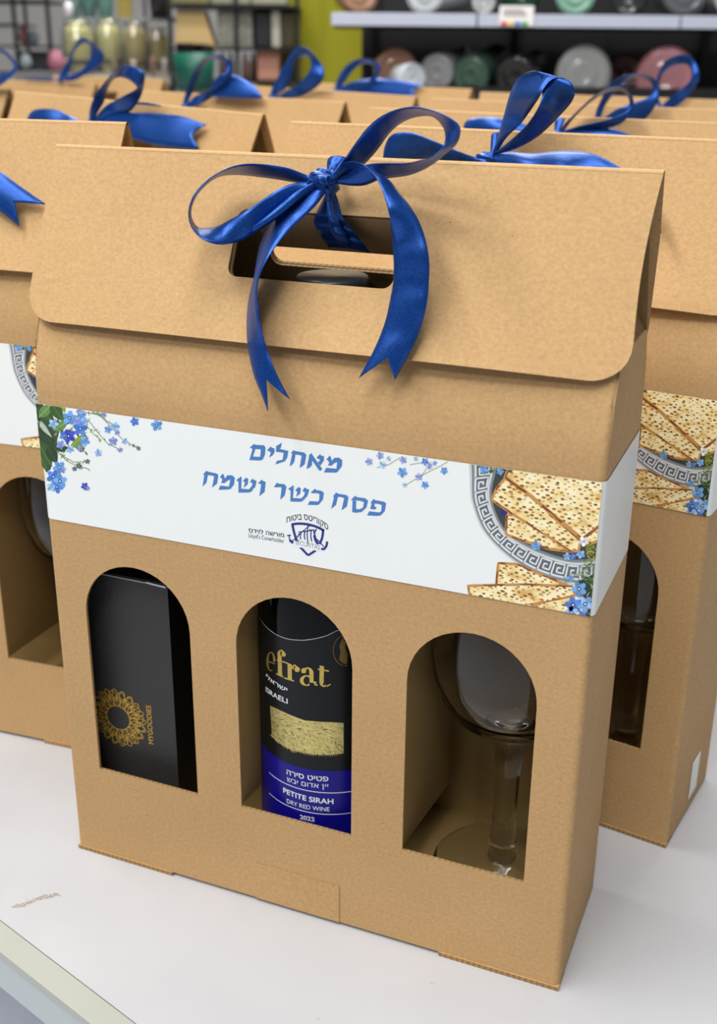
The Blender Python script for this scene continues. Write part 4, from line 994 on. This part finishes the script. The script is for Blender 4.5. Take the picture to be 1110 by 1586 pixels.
b.strip('tail', X(cB, [(880, 228), (910, 226), (940, 228), (985, 234)]), X(cB, [(880, 236), (910, 236), (940, 237), (985, 236)]), [.004, .004], n=6)
b.knot(*cB(882, 230), .004, .005, .004, .004)

c5 = crop(0, 0, 3.964); c6 = crop(280, 0, 3.964); c1 = crop(0, 0, 2); c8 = crop(0, 160, 3.265); cc3 = crop(500, 0, 3.7)
b = Bow('C', 'blue satin bow cut by the left edge of the photo, one forked tail in view', RB)
b.strip('tail', X(c8, [(-420, 60), (-300, 130), (-150, 250), (0, 345), (110, 425), (235, 512)]), X(c8, [(-420, 130), (-320, 250), (-180, 400), (-60, 500), (10, 550), (97, 622)]), [.008, .010, .008, .005], n=30, notch=.14)
b.strip('loop', X(c8, [(-420, 90), (-480, 0), (-450, -110), (-360, -140), (-300, -80), (-340, 20), (-415, 95)]), X(c8, [(-410, 70), (-440, 0), (-420, -70), (-370, -90), (-340, -60), (-360, 0), (-405, 80)]), [.004, .02, .004], n=30)
b.knot(*c8(-420, 95), .004, .007, .005, .004)
b = Bow('C2', 'blue satin bow with wide forked tail lying on the second box of the left row', RB)
b.strip('loop', X(c5, [(552, 768), (548, 700), (560, 640), (600, 560), (680, 462), (740, 416), (800, 405), (860, 425), (888, 465), (880, 540), (850, 620), (790, 690), (700, 712), (610, 735), (556, 770)]),
        X(c5, [(575, 755), (600, 690), (636, 630), (655, 560), (692, 490), (740, 474), (790, 488), (820, 510), (845, 540), (820, 560), (765, 585), (690, 626), (650, 650), (610, 690), (565, 755)]), [.004, .014, .028, .03, .018, .008, .004], [0, .01, .016, .004, -.01, -.004, 0], n=60)
b.strip('loop', X(c5, [(165, 752), (180, 700), (220, 672), (280, 668), (350, 676), (430, 712), (490, 742), (550, 765)]), X(c5, [(168, 756), (215, 762), (270, 768), (330, 772), (390, 776), (440, 776), (500, 774), (550, 774)]), [.010, .014, .010, .004], n=26)
b.strip('tail', X(c1, [(275, 385), (300, 372), (350, 352), (420, 349), (500, 352), (565, 360), (640, 386)]), X(c1, [(275, 390), (310, 400), (360, 412), (420, 432), (480, 448), (550, 458), (617, 463)]), [.004, .010, .008, .004], n=30, notch=.09)
b.strip('tail', X(c5, [(830, 630), (880, 628), (930, 634), (990, 650)]), X(c5, [(830, 640), (880, 644), (930, 648), (990, 654)]), [.004, .004], n=6)
b.knot(*c5(550, 768), .004, .006, .004, .004)
b = Bow('C3', 'blue satin bow with loop and flat tail on the third box of the left row', RB)
b.strip('loop', X(c6, [(10, 662), (18, 610), (35, 550), (80, 440), (140, 362), (200, 335), (268, 350), (315, 400), (310, 470), (262, 548), (185, 602), (100, 650), (20, 668)]),
        X(c6, [(40, 640), (58, 600), (76, 560), (112, 470), (152, 392), (200, 366), (250, 372), (280, 410), (262, 475), (218, 532), (150, 565), (85, 592), (40, 640)]), [.004, .014, .026, .02, .010, .004], [0, .01, .016, -.004, -.01, 0], n=50)
b.strip('tail', X(c6, [(180, 555), (205, 500), (245, 452), (300, 455), (350, 468), (425, 512), (475, 555), (502, 598)]), X(c6, [(150, 592), (200, 595), (250, 598), (300, 600), (350, 602), (400, 604), (450, 604), (502, 602)]), [.008, .012, .008], n=24)
b.knot(*c6(25, 660), .004, .005, .004, .004)
b = Bow('C4', 'blue satin bow with rounded loop against the yellow column, fourth in the left row', RB)
b.strip('loop', X(c6, [(545, 598), (552, 560), (590, 482), (650, 372), (700, 297), (750, 286), (792, 312), (860, 390), (880, 450), (858, 512), (780, 572), (700, 602), (550, 604)]),
        X(c6, [(580, 590), (610, 565), (640, 545), (680, 480), (692, 385), (730, 355), (782, 350), (800, 400), (770, 465), (705, 528), (650, 556), (620, 580), (570, 600)]), [.004, .014, .026, .02, .010, .004], [0, .01, .016, -.004, -.01, 0], n=50)
b.knot(*c6(560, 598), .004, .005, .004, .004)
b = Bow('C5', 'blue satin bow with low loop and forked tail, last of the left row', RB)
b.strip('loop', X(cc3, [(66, 525), (72, 482), (118, 392), (180, 346), (240, 335), (305, 355), (330, 392), (305, 455), (260, 500), (160, 520), (70, 528)]),
        X(cc3, [(100, 505), (125, 470), (165, 412), (210, 374), (245, 362), (285, 372), (300, 392), (285, 440), (240, 468), (160, 480), (90, 515)]), [.004, .012, .022, .014, .004], [0, .01, .01, -.004, 0], n=44)
b.strip('tail', X(cc3, [(68, 526), (150, 475), (270, 452), (400, 456), (490, 470), (582, 490)]), X(cc3, [(68, 530), (150, 538), (270, 544), (380, 552), (450, 558), (530, 562)]), [.006, .010, .006], n=24, notch=.08)
b.knot(*cc3(75, 524), .004, .005, .004, .004)
b = Bow('D1', 'thin blue satin loop at the left edge above the far left row', RB)
b.strip('loop', X(c5, [(-120, 560), (-150, 440), (-80, 320), (0, 298), (45, 320), (95, 380), (105, 420), (72, 468), (0, 525), (-110, 570)]), X(c5, [(-110, 540), (-125, 440), (-70, 345), (0, 326), (38, 342), (84, 398), (78, 425), (40, 445), (0, 462), (-100, 550)]), [.004, .02, .02, .004], [0, .01, .01, 0], n=40)
b.knot(*c5(-115, 560), .004, .005, .004, .004)
b = Bow('D2', 'small blue satin bow with upright loop in front of the yellow filled jars', RB)
b.strip('loop', X(c5, [(358, 490), (368, 455), (400, 400), (432, 330), (452, 288), (490, 235), (522, 234), (600, 290), (638, 340), (620, 395), (540, 450), (450, 497), (362, 496)]),
        X(c5, [(420, 478), (422, 450), (432, 410), (442, 370), (452, 322), (490, 276), (530, 263), (555, 290), (550, 360), (502, 428), (450, 455), (425, 465), (400, 488)]), [.004, .014, .026, .016, .004], [0, .01, .014, -.006, 0], n=46)
b.strip('tail', X(c5, [(362, 488), (300, 483), (220, 479), (148, 482)]), X(c5, [(362, 497), (300, 495), (220, 491), (148, 487)]), [.004, .004], n=6)
b.knot(*c5(370, 492), .004, .005, .004, .004)

# ------------------------------------------------------------------ background: glassware shelving (right)
M_DARK = mat('black_perforated_panel', (24, 24, 27), .6, bump=.3, bscale=60)
M_SHELF = mat('light_grey_shelf', (186, 192, 208), .35, metal=.1)
M_YEL = mat('olive_yellow_paint', (158, 154, 8), .6, var=.06, vscale=2)
M_BLK = mat('black_metal', (18, 18, 20), .45)
SD = 2.35
def wpt(x, D_, z):          # point on the view bearing of column x at depth D_, at height z
    p = atd(x, 90, D_); return Vector((p.x, p.y, z))
def fbox(x0, x1, D_, z0, z1, dep, bev=0, bm=None):
    a, c_ = wpt(x0, D_, 0), wpt(x1, D_, 0); mid = (a+c_)/2; wd = (c_-a).length
    u = (c_-a).normalized(); v = Vector((-u.y, u.x, 0)); M_ = Matrix(((u.x, v.x, 0, mid.x), (u.y, v.y, 0, mid.y), (0, 0, 1, 0), (0, 0, 0, 1)))
    bm = bm or bmesh.new(); bx(bm, -wd/2, wd/2, 0, dep, z0, z1, M_, bev); return bm
def zat(y, D_): return atd(555, y, D_).z
sh = empty('shelving_unit', wpt(820, SD, -.9), 0, 'black store shelving with pale grey shelf edges on the right', 'shelving')
def rel(o, root):
    o.parent = root; o.matrix_parent_inverse = Matrix.Translation(root.location).inverted(); return o
SZ = zat(18, SD)             # top of the upper shelf
SZL = zat(132, SD+.05)       # lower shelf
rel(obj('back_panel', fbox(560, 1250, SD+.42, -.9, 1.3, .02), M_DARK), sh)
for xs in ((513, 735), (738, 1047), (1050, 1240)):
    s_ = rel(obj('shelf', fbox(xs[0], xs[1], SD+.012, SZ-.025, SZ-.004, .40), M_BLK), sh)
    rel(obj('shelf_edge', fbox(xs[0], xs[1], SD, SZ-.027, SZ-.003, .012, .001), M_SHELF), s_)['label'] = 'pale grey shelf edge'
rel(obj('shelf', fbox(560, 1240, SD-.02, SZL-.03, SZL, .44), M_BLK), sh)
for x in (575, 790, 1085):
    rel(obj('upright', fbox(x, x+11, SD+.395, -.9, 1.3, .03), M_BLK), sh)
bm = bmesh.new()
for x in (938, 1020):
    for k in range(5): fbox(x, x+1.2, SD+.392, zat(42+k*7, SD+.39)-.004, zat(42+k*7, SD+.39), .01, bm=bm); fbox(x+5, x+6.2, SD+.392, zat(42+k*7, SD+.39)-.004, zat(42+k*7, SD+.39), .01, bm=bm)
rel(obj('hook_slots', bm, mat('slot_grey', (80, 80, 84), .6)), sh)
# price tag
pt_ = empty('price_tag', wpt(796, SD-.006, zat(24, SD)), 0, 'white price tag with coloured dots on the shelf edge', 'tag')
rel(obj('card', fbox(770, 822, SD-.006, zat(38, SD), zat(8, SD), .002), mat('tag_white', (236, 234, 232), .5)), pt_)
for x, c in ((777, (206, 40, 70)), (788, (226, 196, 60)), (798, (60, 110, 200)), (809, (60, 160, 80))):
    rel(obj('dot', fbox(x-4, x+5, SD-.0075, zat(38, SD), zat(32, SD), .002), mat('dot', c, .5)), pt_)
for y in (13, 17, 21):
    rel(obj('print_line', fbox(776, 776+40-(y % 5)*3, SD-.0075, zat(y+1, SD), zat(y, SD), .002), mat('grey_print', (150, 146, 146), .6)), pt_)

def tinted(name, rgb, rough=.12, trans=.45, metal=0): return mat(name, rgb, rough, trans=trans, ior=1.45, metal=metal, coat=.5)
def vessel(cx, cy_, D_, r, length, m_, label, ang=0, name='glass_vase', cat='glass', base_m=None, taper=.85, tiltz=0):
    """tumbler lying on its side, open end turned to the table"""
    c = atd(cx, cy_, D_); root = empty(name, (c.x, c.y, c.z-r), 0, label, cat)
    u = (hd*math.cos(ang)+hr*math.sin(ang)).normalized()
    a = Vector((u.x, u.y, tiltz)).normalized(); b_ = a.orthogonal().normalized(); d_ = a.cross(b_)
    M_ = Matrix(((b_.x, d_.x, a.x, 0), (b_.y, d_.y, a.y, 0), (b_.z, d_.z, a.z, r), (0, 0, 0, 1)))
    bm = bmesh.new(); t = .0035
    prof = [(0, .004), (r*.3, .003), (r*.42, -.001), (r*.5, .003), (r*.74, .002), (r*.86, -.002), (r*.98, .004), (r, .012), (r*.97, length*.35), (r*taper, length), (r*taper-t, length), (r*.97-t, length*.35), (r-t, .014), (r*.8, .009), (0, .009)]
    lathe(bm, prof, 40, M_); bmesh.ops.recalc_face_normals(bm, faces=bm.faces); obj('vessel_wall', bm, m_, root)
    bm = bmesh.new(); lathe(bm, [(r*1.002, -.001), (r*1.02, .001), (r*1.002, .003), (r*.96, .001), (r*1.002, -.001)], 40, M_); obj('rim', bm, base_m or m_, root)
    return root
G_CLR = tinted('clear_store_glass', (225, 228, 228)); G_GRN = tinted('green_store_glass', (112, 148, 128)); G_ROSE = tinted('amber_rose_glass', (206, 160, 132)); G_PNK = tinted('pink_store_glass', (226, 160, 168)); G_SMK = tinted('smoke_store_glass', (52, 56, 56), .05, .3)
G_OPQ = mat('frosted_white_glass', (226, 232, 236), .3, trans=.3); G_MNT = mat('mint_glass', (160, 210, 188), .2, trans=.4); G_DGR = mat('dark_green_glass', (20, 66, 48), .1, trans=.3)
SG = 'glassware lying on the lower shelf'
for a in ((613, 108, SD+.10, .044, .11, G_ROSE, 'amber rose glass tumbler lying leftmost on the lower shelf', -.1), (676, 112, SD+.10, .037, .15, G_CLR, 'clear glass tumbler lying between the amber and the green ones', .42, .16),
          (728, 118, SD+.08, .040, .17, G_GRN, 'green tinted glass vase lying on the lower shelf', .42, .20), (797, 120, SD+.05, .043, .13, G_SMK, 'dark smoked glass bowl with bright highlights on the lower shelf', .40, .16),
          (903, 115, SD+.08, .057, .12, G_CLR, 'round clear glass vessel facing the table on the lower shelf', .05), (1030, 122, SD+.06, .062, .15, G_PNK, 'pink glass vessel lying rightmost on the lower shelf', .3)):
    vessel(*a[:7], ang=a[7], tiltz=a[8] if len(a) > 8 else 0)['group'] = SG
vessel(640, 122, SD-.0, .030, .05, G_OPQ, 'small frosted white glass lying in front of the clear tumbler', ang=-.6)['group'] = SG
vessel(968, 112, SD+.2, .036, .10, tinted('dark_red_glass', (120, 40, 60)), 'dark red glass lying behind, beside the pink vessel', ang=.2)['group'] = SG
UG = 'glassware lying on the upper shelf'
def upper(cx, r, L_, m_, label, ang=0):
    D_ = SD+.03+r*.2; c = wpt(cx, D_, SZ-.003+r)
    q = c-CAM; D2 = q.dot(FWD); px_ = 555+FPX*q.dot(RGT)/D2; py_ = 793-FPX*q.dot(UPV)/D2
    vessel(px_, py_, D2, r, L_, m_, label, ang=ang)['group'] = UG
upper(556, .038, .12, G_ROSE, 'amber rose glass lying leftmost on the upper shelf', -.2)
upper(655, .042, .15, G_OPQ, 'frosted white glass with a long body lying on the upper shelf', .5)
upper(802, .036, .12, G_DGR, 'dark green glass lying above the price tag', .2)
upper(884, .040, .12, G_MNT, 'mint green glass jar lying on the upper shelf', .1)
upper(965, .036, .12, G_SMK, 'smoked glass bowl lying right of the mint jar', .3)
upper(1050, .046, .12, tinted('grey_store_glass', (120, 124, 130)), 'grey glass bowl lying near the right end of the upper shelf', .0)
upper(1125, .036, .12, G_CLR, 'clear glass lying rightmost on the upper shelf', .1)
upper(745, .024, .10, G_CLR, 'small clear glass lying left of the price tag', .1)

# yellow column
bm = fbox(395, 575, 3.1, -.9, 2.2, .25)
tag(obj('trim_1', bm, M_YEL), kind='structure')

# ------------------------------------------------------------------ background: displays on the left
def simple(name, label, cat, bm, m_, x, D_, y, group=None, smooth=False):
    p = wpt(x, D_, zat(y, D_)); r_ = obj(name, bm, m_)
    for v in r_.data.vertices: v.co -= p
    r_.location = p; tag(r_, label, cat, group); return r_
RD = 2.9
rk = empty('display_rack', wpt(350, RD, -.9), 0, 'black metal display rack with boxes in front of the yellow column', 'rack')
for x in (262, 364, 458): rel(obj('post', fbox(x, x+6, RD+.02, -.9, 1.0, .012), M_BLK), rk)
for y in (12, 77, 128): rel(obj('rack_shelf', fbox(262, 462, RD, zat(y+3, RD), zat(y-1, RD), .22), M_BLK), rk)
def rbox(name, label, cat, x0, x1, y0, y1, m_, D_=RD+.03, dep=.1, group=None, bev=.004):
    return simple(name, label, cat, fbox(x0, x1, D_, zat(y1, D_), zat(y0, D_), dep, bev), m_, (x0+x1)/2, D_, y1, group)
# tan wedge box
def wedge():
    bm = bmesh.new(); D_ = RD+.03
    P = [(272, 74), (333, 74), (318, 20), (277, 20)]; f = []; k = []
    for x, y in P:
        f.append(bm.verts.new(wpt(x, D_, zat(y, D_)))); k.append(bm.verts.new(wpt(x, D_, zat(y, D_))+hd*.08))
    bm.faces.new(f); bm.faces.new(k[::-1])
    for i in range(4): bm.faces.new((f[i], k[i], k[(i+1) % 4], f[(i+1) % 4]))
    bmesh.ops.recalc_face_normals(bm, faces=bm.faces); return bm
simple('wedge_box', 'tan slant-sided box on the middle of the black rack', 'box', wedge(), mat('tan_board', (206, 176, 118), .7, var=.1, vscale=20), 300, RD+.03, 74)
rbox('stone_basket', 'mottled grey and white basket on the black rack', 'basket', 338, 392, 18, 75, mat('mottled_grey', (128, 128, 118), .8, var=.7, vscale=60))
rbox('black_folder', 'black upright box right of the mottled basket', 'box', 396, 420, 20, 75, mat('matte_black', (26, 27, 32), .6))
rbox('pale_book', 'pale grey upright book between two dark boxes', 'book', 421, 435, 18, 75, mat('pale_grey', (176, 174, 160), .7))
rbox('olive_box', 'dark olive box at the right end of the rack', 'box', 436, 457, 20, 75, mat('dark_olive', (58, 54, 24), .6))
rbox('pink_canister', 'dusty pink canister low on the rack', 'canister', 398, 432, 80, 126, mat('dusty_pink', (190, 136, 116), .7))
for i, (x0, x1, c, l) in enumerate(((338, 350, (120, 92, 92), 'muted pink small bottle behind the wide bow'), (352, 362, (88, 84, 84), 'grey small bottle beside the pink one'), (374, 385, (134, 100, 96), 'rose brown small bottle right of the rack post'), (386, 396, (92, 70, 60), 'brown small bottle beside the pink canister'))):
    D_ = RD+.05; c_ = wpt((x0+x1)/2, D_, zat(126, D_)); bm = bmesh.new(); r_ = (x1-x0)/2*D_/FPX; h = zat(84, D_)-zat(126, D_)
    lathe(bm, [(0, 0), (r_, 0), (r_, h*.65), (r_*.5, h*.8), (r_*.5, h), (0, h)], 16); o = obj('small_bottle', bm, mat('b%d' % i, c, .4)); o.location = c_; tag(o, l, 'bottle', 'small bottles on the rack')
for i, (x0, x1, c, l) in enumerate(((268, 328, (128, 122, 84), 'olive grey carton on top of the rack at left'), (330, 390, (150, 150, 130), 'pale carton on top of the rack in the middle'), (392, 445, (164, 162, 140), 'pale carton on top of the rack at right'))):
    rbox('carton', l, 'box', x0, x1, -38, 10, mat('carton%d' % i, c, .7, var=.3, vscale=40))
# green bucket
D_ = RD-.12; bk = empty('green_bucket', wpt(300, D_, zat(140, D_)), 0, 'dark green bucket holding dark items below the tan box', 'bucket')
r_ = 33*D_/FPX; h = zat(84, D_)-zat(140, D_)
bm = bmesh.new(); lathe(bm, [(0, 0), (r_*.85, 0), (r_, h), (r_*.93, h), (r_*.8, .01), (0, .01)], 32); obj('bucket_wall', bm, mat('dark_green', (8, 84, 66), .45), bk)
bm = bmesh.new(); random.seed(2)
for k in range(7): bx(bm, -r_*.7+k*r_*.2, -r_*.7+k*r_*.2+.018, -.02, .02, h-.02, h+random.uniform(.008, .022))
obj('bucket_items', bm, mat('dark_items', (36, 34, 34), .3), bk)
rel(obj('stand', fbox(270, 330, D_-.02, -.9, zat(141, D_), .3), mat('stand_grey', (120, 116, 112), .7)), bk)

# jars with yellow filling
JD = 3.2
cell = tinted('cellophane', (235, 238, 232), .08, .95)
yel = mat('cream_yellow_filling', (224, 206, 128), .7, var=.45, vscale=45)
yel2 = mat('gold_filling', (188, 160, 84), .6, var=.5, vscale=60)
gtab = empty('jar_stand', wpt(170, JD, -.9), 0, 'pale shelf under the yellow filled jars', 'shelf')
rel(obj('stand_top', fbox(96, 262, JD-.06, zat(122, JD)-.02, zat(122, JD), .35), mat('pale_wood', (176, 166, 150), .6)), gtab)
rel(obj('stand_base', fbox(100, 258, JD-.04, -.9, zat(122, JD)-.021, .3), mat('grey_base', (130, 128, 124), .7)), gtab)
for i, (x0, x1, yt, f_, l) in enumerate(((98, 148, 36, yel, 'leftmost clear jar with cream yellow filling'), (149, 191, 34, yel, 'middle clear jar with cream yellow filling'), (192, 229, 38, yel2, 'clear jar with golden yellow filling'), (230, 262, 46, yel2, 'clear wrapped pouch with gold bits beside the jars'))):
    D_ = JD+.02+.03*(i % 2); r_ = (x1-x0)/2*D_/FPX; z0 = zat(122, JD); h = zat(yt, D_)-z0
    j = empty('filled_jar', wpt((x0+x1)/2, D_, z0), 0, l, 'jar', 'filled jars in front of the grey wall')
    bm = bmesh.new(); lathe(bm, [(0, .002), (r_*.93, 0), (r_, .01), (r_, h*.8), (r_*.8, h*.92), (r_*.82, h), (r_*.76, h), (r_*.74, h*.92), (r_*.93, h*.79), (r_*.93, .012), (0, .012)], 32); bmesh.ops.recalc_face_normals(bm, faces=bm.faces); obj('jar_glass', bm, cell, j)
    bm = bmesh.new(); lathe(bm, [(0, .014), (r_*.90, .014), (r_*.91, h*.35)], 24); lathe(bm, [(r_*.91, h*.35), (r_*.91, h*.78), (r_*.6, h*.86), (0, h*.88)], 24)
    obj('filling', bm, f_, j)
    bm = bmesh.new(); lathe(bm, [(r_*.905, h*.20), (r_*.91, h*.30), (r_*.89, h*.30)], 24); obj('dark_band', bm, mat('dark_trim', (74, 66, 40), .6), j)
# upper shelf with teal vases
us = empty('wall_shelf', wpt(160, 3.5, zat(34, 3.5)), 0, 'pale glass shelf with teal vases above the jars', 'shelf')
rel(obj('shelf_board', fbox(108, 232, 3.45, zat(36, 3.45), zat(32, 3.45), .3), mat('glass_board', (150, 156, 156), .2)), us)
for x in (112, 226): rel(obj('bracket', fbox(x, x+3, 3.74, -.9, 1.0, .02), M_BLK), us)
for i, (x, r_, c, l) in enumerate(((120, .024, (120, 152, 146), 'leftmost teal glass vase on the wall shelf'), (143, .026, (96, 132, 124), 'second teal glass vase on the wall shelf'), (168, .026, (110, 150, 140), 'third teal glass vase, beside the ochre board'))):
    D_ = 3.6; z0 = zat(32, 3.45); bm = bmesh.new(); lathe(bm, [(0, 0), (r_*.7, 0), (r_, .05), (r_*.9, .10), (r_*.4, .14), (r_*.5, .17), (r_*.42, .17), (r_*.32, .14), (0, .13)], 24)
    o = obj('teal_vase', bm, mat('teal%d' % i, c, .15, trans=.3)); o.location = wpt(x, D_, z0); tag(o, l, 'vase', 'teal vases')
simple('ochre_board', 'ochre board standing on the wall shelf', 'board', fbox(186, 208, 3.6, zat(32, 3.45), zat(-20, 3.6), .02, .002), mat('ochre', (146, 128, 62), .6), 197, 3.6, 32)
simple('white_ornament', 'small white ornament hanging under the teal vases', 'ornament', (lambda bm: (lathe(bm, [(0, 0), (.009, .004), (.013, .02), (.011, .034), (0, .042)], 16, Matrix.Translation(wpt(112, 3.4, zat(30, 3.4)))), bm)[1])(bmesh.new()), mat('white_glaze', (236, 228, 232), .3), 112, 3.4, 30)
simple('dark_figurine', 'dark vase with a white highlight right of the ochre board', 'vase', (lambda bm: (lathe(bm, [(0, 0), (.022, 0), (.026, .04), (.014, .08), (.016, .11), (0, .11)], 20, Matrix.Translation(wpt(250, 3.2, zat(30, 3.2)))), bm)[1])(bmesh.new()), mat('dark_glaze', (40, 38, 40), .1), 250, 3.2, 30)
simple('figurine_shelf', 'short black shelf carrying the dark vase', 'shelf', fbox(236, 266, 3.15, zat(33, 3.2), zat(30, 3.2)-.0005, .8), M_BLK, 250, 3.15, 33)
# wire rack at far left
WD = 4.2
wr = empty('wire_rack', wpt(40, WD, -.9), 0, 'black wire shelving rack against the grey wall at far left', 'rack')
for x, w_ in ((-30, 4), (24, 5), (42, 4), (76, 5)): rel(obj('post', fbox(x, x+w_, WD, -.9, 1.2, .02), M_BLK), wr)
for y, x0, x1 in ((7, -32, 82), (43, -32, 28), (76, -32, 82), (118, -32, 82)): rel(obj('rail', fbox(x0, x1, WD-.005, zat(y+2, WD), zat(y-1, WD), .3), M_BLK), wr)
rbox('dark_bin', 'dark storage bin low on the wire rack', 'bin', 30, 70, 84, 116, mat('dark_bin', (70, 74, 78), .7), WD+.06)
def blob_thing(name, label, cat, x, y, rx, ry, D_, rgb):
    bm = bmesh.new(); bmesh.ops.create_uvsphere(bm, u_segments=20, v_segments=14, radius=1); sx_, sz_ = rx*D_/FPX, ry*D_/FPX
    for v in bm.verts:
        k = 1+.18*noise.noise(v.co*2.1+Vector((x, 0, 0))); v.co = Vector((v.co.x*sx_*k, v.co.y*sx_*.7*k, max(-.92, v.co.z)*sz_*k))
    for f in bm.faces: f.smooth = True
    o = obj(name, bm, mat(name+'_m', rgb, .6, var=.35, vscale=30)); o.location = wpt(x, D_, zat(y, D_)); tag(o, label, cat); return o
blob_thing('red_plush', 'red and pink soft bundle on the wire rack', 'bundle', 40, 60, 8, 15, WD+.1, (176, 110, 112))
blob_thing('blue_bundle', 'blue grey rounded bundle on the wire rack', 'bundle', 54, 64, 9, 11, WD+.1, (128, 144, 156))
blob_thing('pink_flowers', 'bunch of pink artificial flowers right of the wire rack', 'flowers', 86, 99, 14, 16, WD-.1, (190, 120, 140))
blob_thing('grey_pouch', 'light grey pouch in front of the wire rack', 'pouch', 40, 100, 10, 11, WD-.15, (140, 150, 152))
rel(obj('low_shelf', fbox(20, 104, WD-.3, -.9, zat(115, WD-.2), .25), mat('low_grey', (120, 118, 118), .7)), wr)

for i, (x, y0, y1, w_, c, l) in enumerate(((103, 96, 121, 9, (176, 130, 120), 'small pinkish cup in front of the leftmost yellow jar'), (176, 98, 121, 10, (120, 112, 96), 'small olive cup in front of the middle yellow jar'), (206, 96, 121, 9, (196, 176, 150), 'small cream cup in front of the golden jar'), (236, 92, 121, 8, (150, 118, 104), 'small brown cup in front of the wrapped pouch'), (254, 94, 121, 8, (190, 186, 180), 'small white cup at the right end of the jar shelf'))):
    D_ = JD-.045; r_ = w_/2*D_/FPX; z0 = zat(122, JD); h = (y1-y0)*D_/FPX
    bm = bmesh.new(); lathe(bm, [(0, 0), (r_*.8, 0), (r_, h*.9), (r_, h), (r_*.85, h), (r_*.7, h*.1), (0, h*.1)], 20)
    o = obj('small_cup', bm, mat('cup%d' % i, c, .4)); o.location = wpt(x, D_, z0); tag(o, l, 'cup', 'small cups before the jars')
